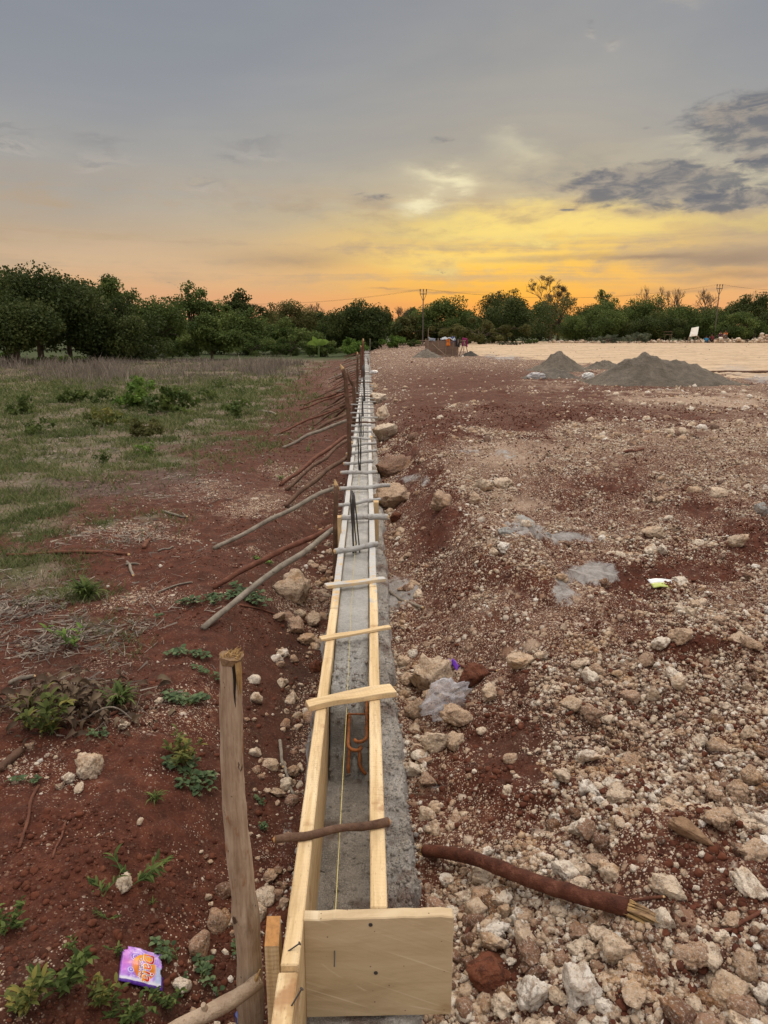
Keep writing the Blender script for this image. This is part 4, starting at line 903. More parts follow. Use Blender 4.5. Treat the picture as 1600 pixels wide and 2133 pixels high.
# ------------------------------------------------------------------ reinforcing steel and the mason's line
def cage():
    t = thing('rebar_cage', (-0.075, 2.5, 0.085), 'rusty hooked ends of a reinforcing cage sticking out of the concrete', 'reinforcement'); o = t.location; r = 0.0062
    def bar(x, z, y1, sgn, drop, turn, rad=0.019, m=RUST):
        """comes straight out of the concrete and ends in a hook that turns through the given angle"""
        pts = [Vector((x, 3.4, z + .01)), Vector((x, 2.7, z)), Vector((x, y1 + 0.03, z)), Vector((x, y1, z))]
        for k in range(1, 11):
            a = turn * k / 10; pts.append(Vector((x + sgn * rad * (1 - math.cos(a)), y1 - rad * 1.25 * math.sin(a), z - drop * (k / 10))))
        mb = MB(); mb.tube([p - o for p in pts], r, 8); return mb.build('bar', m, t, True)
    xa_ = float(atz(726, 1530, .19)[0]); xb_ = float(atz(764, 1530, .19)[0]); yt = float(atz(740, 1548, .19)[1])
    bar(xa_, .186, yt, 1, .016, 3.5, .0225); bar(xb_, .202, yt + .026, -1, .012, 3.0, .0215)
    yb = float(atz(740, 1600, .075)[1]); x2 = float(atz(726, 1600, .075)[0]); x3 = float(atz(749, 1588, .075)[0])
    bar(x2, .085, yb - .01, 1, .02, .2); bar(x3, .075, yb + .04, 1, .03, 1.5, .026)
    Y = float(atz(740, 1490, .2)[1])
    mb = MB(); zt_, zb2 = .205, .06; x0, x1 = xa_ - .007, xb_ + .007
    mb.tube([Vector(v) - o for v in ((x0, Y, zb2), (x0, Y, zt_ - .004), (x0 + .004, Y, zt_), (x1 - .004, Y, zt_), (x1, Y, zt_ - .004), (x1, Y, zb2), (x0, Y, zb2))], .0034, 7); mb.build('stirrup', RUST, t, True)
cage()
GR = 'bundles of starter bars standing in the beam'
def bars(base, tops, rpx, label):
    p = Vector(atz(base[0], base[1], 0.275).tolist()); t = thing('starter_bars', p, label, 'reinforcement', GR); k = ppm(p)
    for i, (bx, tx, ty) in enumerate(tops):
        q0 = Vector(aty(bx, base[1], p.y).tolist()); q1 = Vector(aty(tx, ty, p.y + random.uniform(-.05, .05)).tolist()); q0.z = .26
        mb = MB(); mb.tube([v - p for v in wob(q0, q1, 6, 0.006)], max(rpx * k, .0042), 6); mb.build('bar', REBAR, t, True)
bars((742, 1152), [(736, 731, 1020), (738, 734, 1022), (741, 737, 1026), (750, 738, 1030), (735, 734, 1040)], 1.6, 'bundle of dark starter bars rising from the beam behind the thick stick')
bars((750, 983), [(748, 746, 912), (750, 745, 914), (752, 751, 912), (750, 752, 918)], 1.2, 'four dark starter bars fanning out of the beam in the middle distance')
bars((752, 912), [(749, 748, 860), (751, 750, 862), (756, 757, 888), (754, 752, 866)], 1.0, 'dark starter bars standing next beyond the fanned four')
bars((755, 872), [(754, 754, 822), (756, 756, 824), (757, 756, 826)], 1.0, 'starter bars in the far beam beside the forked stake')
bars((759, 838), [(758, 757, 786), (760, 759, 784), (761, 758, 790), (759, 760, 792)], 1.0, 'thick dark clump of starter bars in the far beam')
bars((759, 808), [(757, 755, 762), (758, 757, 760), (760, 758, 766)], 0.9, 'starter bars leaning left in the far beam')
bars((760, 785), [(759, 757, 740), (760, 759, 742)], 0.7, 'two thin starter bars at the far end of the beam')
g_ = [(699, 1896), (722, 1480), (730, 1300), (739, 1150), (747, 1010), (757, 860)]
pts = [Vector(atz(x, y, RT_TOP - 0.012).tolist()) for x, y in g_]
mb = MB(); o_ = pts[0].copy(); mb.tube([p - o_ for p in pts], [.0009, .0009, .0010, .0012, .0014, .002], 5); ln_ = mb.build('string_line', plain("yellow_string", (0.66, 0.56, 0.20), var=.2)); ln_.location = o_
tag(ln_, 'thin yellow string line stretched down the middle of the formwork', 'string')

# ------------------------------------------------------------------ vegetation
def leaf_material(name, ramp, trans=0.35, var=0.5):
    g = material(name); t = g.attr('tone'); n = g.noise(g.pos(), 3.0, 3, 0.6)
    c = g.ramp(g.add(g.mul(t, 1 - var * .5), g.mul(g.sub(n, 0.25), var)), ramp)
    setp(g, Base_Color=c, Roughness=0.62); g.b.inputs['Specular IOR Level'].default_value = 0.12
    tr = g.node('ShaderNodeBsdfTranslucent', Color=c); mx = g.node('ShaderNodeMixShader'); mx.inputs[0].default_value = trans
    g.l.new(g.b.outputs[0], mx.inputs[1]); g.l.new(tr.outputs[0], mx.inputs[2])
    g.l.new(mx.outputs[0], g.n['Material Output'].inputs[0]); return g.m
LEAF = {'dark': leaf_material("mango_leaf", [(0.1, (0.021, 0.035, 0.012)), (0.5, (0.054, 0.080, 0.024)), (0.9, (0.123, 0.141, 0.047))]),
        'mid': leaf_material("green_leaf", [(0.1, (0.031, 0.053, 0.014)), (0.5, (0.083, 0.124, 0.034)), (0.9, (0.173, 0.220, 0.063))]),
        'bright': leaf_material("bright_leaf", [(0.1, (0.050, 0.094, 0.020)), (0.5, (0.115, 0.200, 0.042)), (0.9, (0.245, 0.361, 0.083))]),
        'olive': leaf_material("olive_leaf", [(0.1, (0.050, 0.056, 0.016)), (0.5, (0.108, 0.114, 0.039)), (0.9, (0.216, 0.200, 0.077))]),
        'thin': leaf_material("sparse_dry_leaf", [(0.1, (0.086, 0.067, 0.035)), (0.5, (0.173, 0.141, 0.070)), (0.9, (0.288, 0.227, 0.112))]),
        'grey': leaf_material("grey_green_leaf", [(0.1, (0.050, 0.067, 0.042)), (0.5, (0.123, 0.148, 0.097)), (0.9, (0.230, 0.254, 0.181))])}
TRUNK = bark_material("tree_bark", ((0.045, 0.034, 0.026), (0.085, 0.066, 0.05), (0.15, 0.12, 0.095)), scale=.3)
TWIG = bark_material("bare_twig_bark", ((0.09, 0.07, 0.055), (0.14, 0.11, 0.085), (0.20, 0.16, 0.13)), scale=.3)
def leaves_np(C, Rr, n, size, r, flat=0.75, droop=0.2, asp=0.42):
    """n leaves spread through clumps (centres C, radii Rr); every leaf a folded rhombus"""
    w = Rr ** 2; k = r.choice(len(C), n, p=w / w.sum()); d = r.normal(size=(n, 3)); d /= np.linalg.norm(d, axis=1, keepdims=True)
    rad = Rr[k] * (r.random(n) ** 0.45); off = d * rad[:, None]; off[:, 2] *= flat; P = C[k] + off
    a = r.normal(size=(n, 3)) + d * 0.7; a[:, 2] -= droop; a /= np.linalg.norm(a, axis=1, keepdims=True)
    nn = r.normal(size=(n, 3)) * 0.7 + d * 0.5; nn[:, 2] += 0.7; b = np.cross(a, nn); b /= np.linalg.norm(b, axis=1, keepdims=True) + 1e-6
    s = size * (0.6 + 0.8 * r.random(n)); c = np.cross(b, a)
    V = np.stack([P - a * s[:, None] * .5, P + b * (s * asp)[:, None] - c * (s * .08)[:, None], P + a * s[:, None] * .5, P - b * (s * asp)[:, None] - c * (s * .08)[:, None]], 1)
    ct = r.random(len(C)); tone = np.clip(ct[k] * 0.6 + 0.4 * r.random(n), 0, 1)
    return V.reshape(-1, 3), np.arange(4 * n).reshape(n, 4), np.repeat(tone, 4)
def crown_clumps(r, w, d, z0, z1, n, shape='dome', rough=0.22):
    C = []
    while len(C) < n:
        p = r.uniform(-1, 1, 3); q = np.linalg.norm(p)
        if q > 1: continue
        if shape in ('dome', 'round') and q < 0.45 and r.random() < .75: continue
        x, y, u = p[0], p[1], (p[2] + 1) / 2
        k = 1.0
        if shape == 'dome': k = 0.72 + 0.42 * math.sin(math.pi * min(1, u * 0.9 + 0.12))
        if shape == 'umbrella' and u < 0.5: continue
        if shape == 'cone': k = 1.25 * (1.02 - u) ** 0.75 + 0.05
        C.append((x * k * w / 2 * (1 + rough * r.normal()), y * k * d / 2, z0 + (z1 - z0) * u * (1 + 0.06 * r.normal())))
    return np.array(C)
def limb_mesh(r, h, C, rad, nl, lean=0.0, seg=7):
    mb = MB(); fork = Vector((lean * .3, 0, h * r.uniform(.22, .34)))
    mb.tube(wob((0, 0, -0.2), fork, 6, rad * .5), [rad * 1.25, rad * 1.05, rad, rad * .95, rad * .92, rad * .9], 10, 0.05)
    for i in r.choice(len(C), min(nl, len(C)), replace=False):
        e = Vector(C[i].tolist()); m_ = fork.lerp(e, .45) + Vector((0, 0, (e - fork).length * .10)); q = wob(fork - Vector((0, 0, .05)), m_, 4, .06)[:-1] + wob(m_, e, 5, .08)
        mb.tube(q, [rad * .62 * (1 - .115 * j) for j in range(len(q))], seg, .05, cap=False)
    return mb
def tree_at(px0, px1, top, base, Y, kind, nleaf, size, label, shape='dome', group='trees behind the field', clumps=26, cr=0.20, trunk_w=None, z_low=0.18, px_t=None, name='leafy_tree', flat=.75, zb=None):
    """px0, px1, top, base: the tree's extent in the photo; Y: how far off it stands"""
    r = np.random.default_rng(abs(int(px0 * 7 + px1 * 13 + top))); cx = (px0 + px1) / 2; g0 = aty(cx, base, Y); z = hz(g0[0], Y) - 0.05
    h = float(aty(cx, top, Y)[2]) - z; w = (px1 - px0) * Y * 1.0 / F
    o = thing(name, (g0[0], Y, z), label, 'tree' if 'tree' in name else 'bush', group)
    c = cr * min(w, h) if not isinstance(cr, (list, tuple)) else cr[0]
    C = crown_clumps(r, w - c * .5, max(w * .8, 1.2) - c * .5, h * z_low + c * .45, h - c * .55, int(clumps * 1.25), shape); Rr = c * (0.75 + 0.8 * r.random(len(C))); nleaf = int(nleaf * (2.4 if shape != 'umbrella' else 1.5)); size = size * .70; Rr = Rr * (1 if shape != 'umbrella' else .8)
    dx = 0 if px_t is None else (px_t - cx) * Y / F
    C2 = C.copy(); C2[:, 0] -= dx
    ex = C[r.choice(len(C), int(len(C) * .55))].copy(); mid_ = np.array([0, 0, h * .45]); ex = mid_ + (ex - mid_) * (1.10 + .16 * r.random((len(ex), 1))); ex[:, 2] = np.clip(ex[:, 2], c * .3, h * 1.02); CA = np.concatenate([C, ex]); RA = np.concatenate([Rr, c * (.28 + .3 * r.random(len(ex)))])
    tm = limb_mesh(r, h, C2, trunk_w or max(0.05, h * 0.028), 14, seg=6); t_ = tm.build('trunk', TRUNK, o, True); t_.location = (dx, 0, 0)
    V, Fc, tn = leaves_np(CA, RA, nleaf, size, r, flat)
    link('crown', npmesh('crown', V, Fc, {'tone': tn}), LEAF[kind], o); return o
def bare_at(px, top, base, Y, wpx, label, seed, leafy=0, group='bare trees behind the treeline', kind='thin', levels=6):
    r = random.Random(seed); g0 = aty(px, base, Y); z = hz(g0[0], Y) - .1; h = float(aty(px, top, Y)[2]) - z; w = wpx * Y / F
    o = thing('bare_tree', (g0[0], Y, z), label, 'tree', group); mt = MB(); mc = MB(); tips = []
    def grow(p, d, L, rad, lv):
        e = p + d * L; q = wob(p, e, 4, L * .05); (mt if lv < 2 else mc).tube(q, [rad, rad * .9, rad * .8, rad * .7], 5 if lv < 2 else 3, cap=False)
        if lv >= levels: tips.append(e); return
        for _ in range(3 if lv else 4):
            s = r.uniform(.45, .95); a = Vector((r.uniform(-1, 1) * w / h * 2.0, r.uniform(-.9, .9), r.uniform(-.1, .9))).normalized(); nd = (d * .75 + a * s).normalized()
            grow(p.lerp(e, r.uniform(.55, 1)), nd, L * r.uniform(.52, .76), rad * .6, lv + 1)
    grow(Vector((0, 0, 0)), Vector((r.uniform(-.06, .06), 0, 1)).normalized(), h * .40, h * .021, 0)
    allz = max([t.z for t in tips]); k = h / allz; mxx = max(abs(t.x) for t in tips); kx = (w / 2) / max(mxx, .1)
    for mb in (mt, mc): mb.V = [(x * kx, y * kx, zz * k) for x, y, zz in mb.V]
    mt.build('trunk', TWIG, o, True); mc.build('crown', TWIG, o)
    if leafy:
        rr = np.random.default_rng(seed); sel = rr.choice(len(tips), min(len(tips), 60), replace=False)
        C = np.array([(tips[i].x * kx, tips[i].y * kx, tips[i].z * k) for i in sel]); V, Fc, tn = leaves_np(C, np.full(len(C), w * .05), leafy * 2, .13, rr)
        link('leaves', npmesh('leaves', V, Fc, {'tone': tn}), LEAF[kind], o)
    return o
TG = 'trees behind the field'; RGp = 'trees behind the building ground'
# left, from the near mango trees inwards
tree_at(-70, 98, 598, 762, 43, 'dark', 9000, .21, 'dark mango tree with low round crown and leaning trunk at the left edge', group=TG, clumps=34, px_t=36, trunk_w=.2, z_low=.20)
tree_at(-60, 195, 537, 752, 49, 'dark', 13000, .24, 'tallest dark mango tree rising behind the low round one at the left edge', group=TG, clumps=46, px_t=86, trunk_w=.2, z_low=.16)
tree_at(98, 196, 558, 748, 53, 'dark', 3600, .24, 'airy dark tree with sky showing through its upright crown beside the tall mango', group=TG, clumps=20, cr=.24, z_low=.32)
tree_at(150, 335, 632, 750, 50, 'dark', 8500, .20, 'dense dark bushy tree in front of the airy upright one', group=TG, clumps=40, z_low=.0)
tree_at(182, 300, 580, 745, 60, 'mid', 3200, .25, 'flat layered green tree standing over the dark bushy one', 'umbrella', TG, 24, .17, z_low=.35)
tree_at(270, 405, 612, 745, 60, 'mid', 6500, .22, 'rounded green tree left of the umbrella tree', group=TG, clumps=34, z_low=.0)
tree_at(356, 442, 585, 742, 66, 'mid', 2600, .23, 'umbrella shaped tree with open branches against the sky', 'umbrella', TG, 22, .2, z_low=.25)
tree_at(400, 492, 614, 742, 66, 'mid', 5000, .23, 'green tree with domed crown right of the umbrella tree', group=TG, clumps=26, z_low=.0)
tree_at(385, 500, 648, 752, 52, 'mid', 6000, .20, 'drooping cone shaped tree standing forward of the others', 'cone', TG, 34, .16, z_low=.0)
tree_at(476, 552, 604, 740, 68, 'dark', 2600, .25, 'dark tree with tufted spreading branches against the orange sky', 'umbrella', TG, 20, .19, z_low=.3)
tree_at(468, 560, 640, 740, 64, 'mid', 4500, .22, 'rounded tree under the tufted dark one', group=TG, clumps=26, z_low=.0)
tree_at(545, 660, 618, 738, 70, 'olive', 5200, .19, 'feathery pale green tree with thin upper twigs', group=TG, clumps=34, cr=.15, z_low=.0)
tree_at(545, 650, 662, 738, 66, 'mid', 4500, .2, 'low rounded green tree below the feathery one', group=TG, clumps=26, z_low=.0)
tree_at(630, 706, 648, 734, 74, 'mid', 4000, .22, 'plain green tree between the feathery tree and the dark rounded one', group=TG, clumps=22, z_low=.0)
tree_at(676, 830, 626, 730, 72, 'dark', 9500, .24, 'broad dark rounded tree straight behind the end of the formwork', group=TG, clumps=44, z_low=.0)
bare_at(655, 628, 730, 78, 60, 'bare twiggy tree beside the feathery pale green one', 3, 0)
bare_at(212, 583, 740, 64, 36, 'small bare tree poking up between the airy dark tree and the layered one', 4)
bare_at(838, 636, 722, 90, 60, 'bare tree right of the broad dark rounded one', 5)
# right, behind the levelled ground
tree_at(826, 886, 636, 722, 92, 'mid', 3500, .24, 'slender green tree left of the power pole', group=RGp, clumps=20, z_low=.0)
tree_at(872, 994, 620, 722, 86, 'mid', 8000, .25, 'full green tree right of the near power pole, behind the slatted bin', group=RGp, clumps=40, z_low=.0)
tree_at(925, 1070, 664, 722, 80, 'olive', 6000, .2, 'low yellowish green trees edge right of the slatted bin', group=RGp, clumps=34, z_low=.0, cr=.16)
tree_at(985, 1150, 624, 722, 88, 'dark', 9500, .25, 'broad dark rounded tree left of the tall thin branched one', group=RGp, clumps=44, z_low=.0)
tree_at(1000, 1092, 600, 720, 104, 'dark', 2600, .27, 'open tree whose twiggy top shows over the broad dark one', 'umbrella', RGp, 22, .17, z_low=.2)
bare_at(1146, 572, 712, 106, 104, 'tallest thin branched tree with few leaves against the yellow sky', 7, 1500, RGp, 'thin', 6)
bare_at(1045, 604, 712, 110, 70, 'sparse twiggy tree left of the tallest thin branched one', 8, 900, RGp, 'thin')
tree_at(1095, 1228, 606, 716, 100, 'olive', 3600, .2, 'greyish feathery tree under the tallest thin branched one', group=RGp, clumps=36, cr=.13, z_low=.0)
tree_at(1228, 1284, 594, 714, 108, 'mid', 1300, .27, 'open leafy tree showing sky between its branches, right of the feathery one', 'umbrella', RGp, 18, .16, z_low=.1)
tree_at(1168, 1296, 640, 714, 90, 'mid', 7000, .22, 'mid green rounded tree in front of the feathery greyish one', group=RGp, clumps=36, z_low=.0)
tree_at(1190, 1312, 624, 714, 98, 'mid', 5500, .25, 'green domed tree behind the mid green rounded one', group=RGp, clumps=30, z_low=.0)
tree_at(1280, 1402, 612, 712, 98, 'mid', 6500, .25, 'yellow topped green tree below two bare crowns', group=RGp, clumps=36, z_low=.0)
tree_at(1360, 1500, 636, 712, 94, 'mid', 7500, .23, 'wide green tree behind the tilted white panel', group=RGp, clumps=40, z_low=.0)
tree_at(1300, 1420, 650, 712, 90, 'dark', 5000, .23, 'low dark tree left of the tilted white panel', group=RGp, clumps=30, z_low=.0)
tree_at(1470, 1600, 650, 712, 90, 'mid', 7000, .22, 'rounded green tree behind the seated people at right', group=RGp, clumps=36, z_low=.0)
tree_at(1500, 1640, 612, 712, 102, 'dark', 6000, .27, 'dark layered tree at the right edge', 'umbrella', RGp, 34, .15, z_low=.05)
tree_at(1572, 1700, 628, 712, 94, 'dark', 5500, .25, 'dark rounded tree cut by the right edge of the picture', group=RGp, clumps=30, z_low=.0)
bare_at(1352, 592, 712, 112, 72, 'bare grey tree with a flat fan of twigs, left of two', 11, 0, RGp); bare_at(1392, 598, 712, 114, 48, 'smaller bare grey tree right of the fan shaped one', 12, 0, RGp)
bare_at(1470, 594, 712, 112, 70, 'bare tree rising just left of the far power pole', 13, 0, RGp); bare_at(1560, 604, 712, 114, 60, 'bare twiggy tree over the dark layered one at right', 14, 200, RGp)
# a further row closes the gaps; nothing tells these apart
for i, px in enumerate(range(-60, 1720, 74)):
    right = px > 850; tree_at(px - 84, px + 84, (650 if not right else 640) + 10 * math.sin(i * 2.3), 722, 112 if right else 84 , 'mid' if i % 3 else 'olive', 4200, .36,
        'hazy green tree of the furthest row filling gaps between nearer trees', group='furthest row of trees', clumps=22, z_low=.0)
# undergrowth in front of the trees
BG = 'bushes at the foot of the trees'
for px0, px1, top, base, Y, k, n, lb in (
    (712, 768, 700, 738, 58, 'bright', 2600, 'bright green bush right behind the end of the formwork'), (640, 716, 708, 742, 58, 'mid', 2600, 'green bush under the banana plant'),
    (796, 848, 696, 728, 70, 'bright', 2200, 'bright rounded bush right of the formwork end'), (560, 650, 700, 742, 60, 'mid', 2800, 'wide green bush left of the banana plant'),
    (470, 575, 695, 745, 60, 'mid', 2800, 'mid green bush behind the dry grass, left of the wide one'), (300, 420, 700, 752, 54, 'mid', 3000, 'low green bush behind the middle of the dry grass'),
    (235, 330, 722, 752, 52, 'grey', 1400, 'greyish low shrub in the grass under the dense dark tree'), (846, 880, 705, 724, 74, 'mid', 1100, 'small bush left of the slatted bin'),
    (1228, 1300, 696, 716, 84, 'grey', 1500, 'grey green low bush at the edge of the levelled ground'), (1300, 1352, 690, 714, 85, 'grey', 1400, 'rounded grey green bush left of a wooden frame'),
    (1085, 1120, 706, 722, 80, 'mid', 700, 'small green bush on the left of the levelled ground edge'), (1040, 1085, 712, 726, 74, 'grey', 700, 'low grey shrub right of the slatted bin'),
    (0, 40, 730, 760, 46, 'bright', 900, 'bright green bush under the round mango tree'), (84, 170, 738, 758, 47, 'bright', 1300, 'bright low growth beside the second mango trunk')):
    tree_at(px0, px1, top, base, Y, k, n, .13, lb, 'round', BG, 22, .2, .04, 0.0, name='bush')
def banana():
    Y = 57; g0 = aty(664, 735, Y); z = hz(g0[0], Y); o = thing('banana_plant', (g0[0], Y, z), 'banana plant with bright broad leaves above the bushes', 'plant', None)
    s = Y / F; base = Vector((0, 0, 0)); top = Vector((0, 0, float(aty(664, 718, Y)[2]) - z)); mb = MB(); mb.tube([base, top], [.09, .06], 8); mb.build('stem', LEAF_STEM, o)
    for ex, ey, b in ((652, 700, -.1), (686, 712, .5), (682, 716, .5), (640, 716, .5), (670, 706, .2)):
        e = Vector(((ex - 664) * s, random.uniform(-.3, .3), float(aty(664, ey, Y)[2]) - z)); V = []; n = 9
        for i in range(n):
            t = i / (n - 1); p = top.lerp(e, t) + Vector((0, 0, .22 * math.sin(math.pi * t) * b)); w = .20 * math.sin(math.pi * (0.06 + .94 * t)) ** .7; sd = (e - top).cross(Vector((0, 1, 0.2))).normalized()
            V += [p - sd * w, p + Vector((0, -.03, 0)), p + sd * w]
        Fc = [f for i in range(n - 1) for f in ((3 * i, 3 * i + 1, 3 * i + 4, 3 * i + 3), (3 * i + 1, 3 * i + 2, 3 * i + 5, 3 * i + 4))]
        link('leaf', npmesh('leaf', V, np.array(Fc), {'tone': [.85] * len(V)}), LEAF['bright'], o)
LEAF_STEM = plain("green_stem", (0.10, 0.15, 0.05), var=.4); DRYSTEM = plain("brown_stem", (0.13, 0.085, 0.05), var=.5)
banana()

# grass: blades nobody could count
def blade_mesh(name, x, y, z, h, w, lean, r, tone):
    n = len(x); a = r.random(n) * 6.283; la = r.random(n) * 6.283; dx, dy = np.cos(a) * w / 2, np.sin(a) * w / 2; lx, ly = np.cos(la) * h * lean, np.sin(la) * h * lean
    b = np.stack([x, y, z - .01], 1); V = np.zeros((n, 5, 3)); V[:, 0] = b + np.stack([dx, dy, 0 * x], 1); V[:, 1] = b - np.stack([dx, dy, 0 * x], 1)
    m = b + np.stack([lx * .35, ly * .35, h * .6], 1); V[:, 2] = m - np.stack([dx, dy, 0 * x], 1) * .8; V[:, 3] = m + np.stack([dx, dy, 0 * x], 1) * .8; V[:, 4] = b + np.stack([lx, ly, h], 1)
    o = (np.arange(n) * 5)[:, None]; T = np.concatenate([o + np.array([[0, 1, 2]]), o + np.array([[0, 2, 3]]), o + np.array([[3, 2, 4]])]);
    return npmesh(name, V.reshape(-1, 3), T, {'tone': np.repeat(tone, 5)})
GRASSM = leaf_material("grass_blade", [(0.1, (0.055, 0.075, 0.025)), (0.5, (0.115, 0.155, 0.055)), (0.9, (0.27, 0.25, 0.13))], .3, .4)
STRAWM = leaf_material("dead_grass_blade", [(0.1, (0.10, 0.082, 0.07)), (0.5, (0.215, 0.185, 0.158)), (0.9, (0.42, 0.37, 0.31))], .25, .5)
def field(n, y0, y1, seed):
    r = np.random.default_rng(seed); y = y0 * (y1 / y0) ** r.random(n); x = -r.random(n) * (.15 + .60 * y); return x, y, height(x, y), r
x, y, z, r = field(420000, 1.5, 46, 3); M = masks(x, y, z)
k = r.random(len(x)) < M['grass'] * (.12 + 1.2 * sst(.42, .62, fbm(x, y, 2.6, 3, 90))) * (1 - .85 * sst(25, 34, y)); x, y, z = x[k], y[k], z[k]; n = len(x)
h = (.022 + .05 * r.random(n) ** 1.5) * np.clip(.75 + y * .07, 1, 2.6); me = blade_mesh('grass', x, y, z, h, np.maximum(.0045, y * .0011), .9, r, np.clip(r.random(n) * .7 + .35 * fbm(x, y, .8, 2, 5) , 0, 1))
tag(link('grass', me, GRASSM), 'short patchy green grass over the left field', 'grass', None, 'stuff')
x, y, z, r = field(120000, 18, 50, 4); px, py = proj(x, y, z); e = fbm(x, y, .35, 3, 61)
k = (py < 802 + 60 * (e - .5) - np.maximum(px - 250, 0) * .05) & (px < 600 + 220 * (e - .5)) & (r.random(len(x)) < (.05 + 1.0 * sst(.36, .66, fbm(x, y, .9, 3, 62))) * (.25 + .75 * sst(800, 770, py))); x, y, z = x[k], y[k], z[k]; n = len(x)
h = (.10 + .58 * r.random(n) ** 2.2) * (.25 + 1.15 * sst(.3, .7, fbm(x, y, .45, 3, 63))) * (1 - .5 * sst(38, 48, y)); me = blade_mesh('dry_grass', x, y, z, h, np.maximum(.012, y * .0007), .5, r, np.clip(r.random(n) * .6 + .5 * fbm(x, y, .3, 2, 64) - .1, 0, 1))
tag(link('dry_grass', me, STRAWM), 'tall dead grey brown grass in a band across the field', 'dry grass', None, 'stuff')
x, y, z, r = field(70000, 1.6, 24, 6); M = masks(x, y, z); px, py = proj(x, y, z); sm_ = blob(px, py, [(60, 1265, 150, 55, 1), (110, 1335, 130, 50, .9), (240, 1290, 120, 60, .5), (200, 1120, 160, 40, .5), (150, 900, 300, 90, .6), (330, 1000, 150, 50, .3), (420, 860, 200, 60, .4), (120, 1420, 130, 60, .6)])
k = r.random(len(x)) < sm_ * (.2 + sst(.4, .6, fbm(x, y, 2.2, 3, 91))) ; x, y, z = x[k], y[k], z[k]; n = len(x)
a = r.random(n) * 6.283; L = .03 + .10 * r.random(n) ** 2; w = np.maximum(.0013, y * .00055); V = np.zeros((n, 4, 3)); ux, uy = np.cos(a), np.sin(a)
for j, (s, t) in enumerate(((-1, -1), (1, -1), (1, 1), (-1, 1))): V[:, j] = np.stack([x + ux * L * s / 2 - uy * w * t, y + uy * L * s / 2 + ux * w * t, z + .006 + .012 * r.random(n) * (s > 0)], 1)
tag(link('straw_litter', npmesh('straw', V.reshape(-1, 3), np.arange(4 * n).reshape(n, 4), {'tone': np.repeat(r.random(n), 4)}), STRAWM), 'dead straw lying flat over the left bank', 'straw', None, 'stuff')

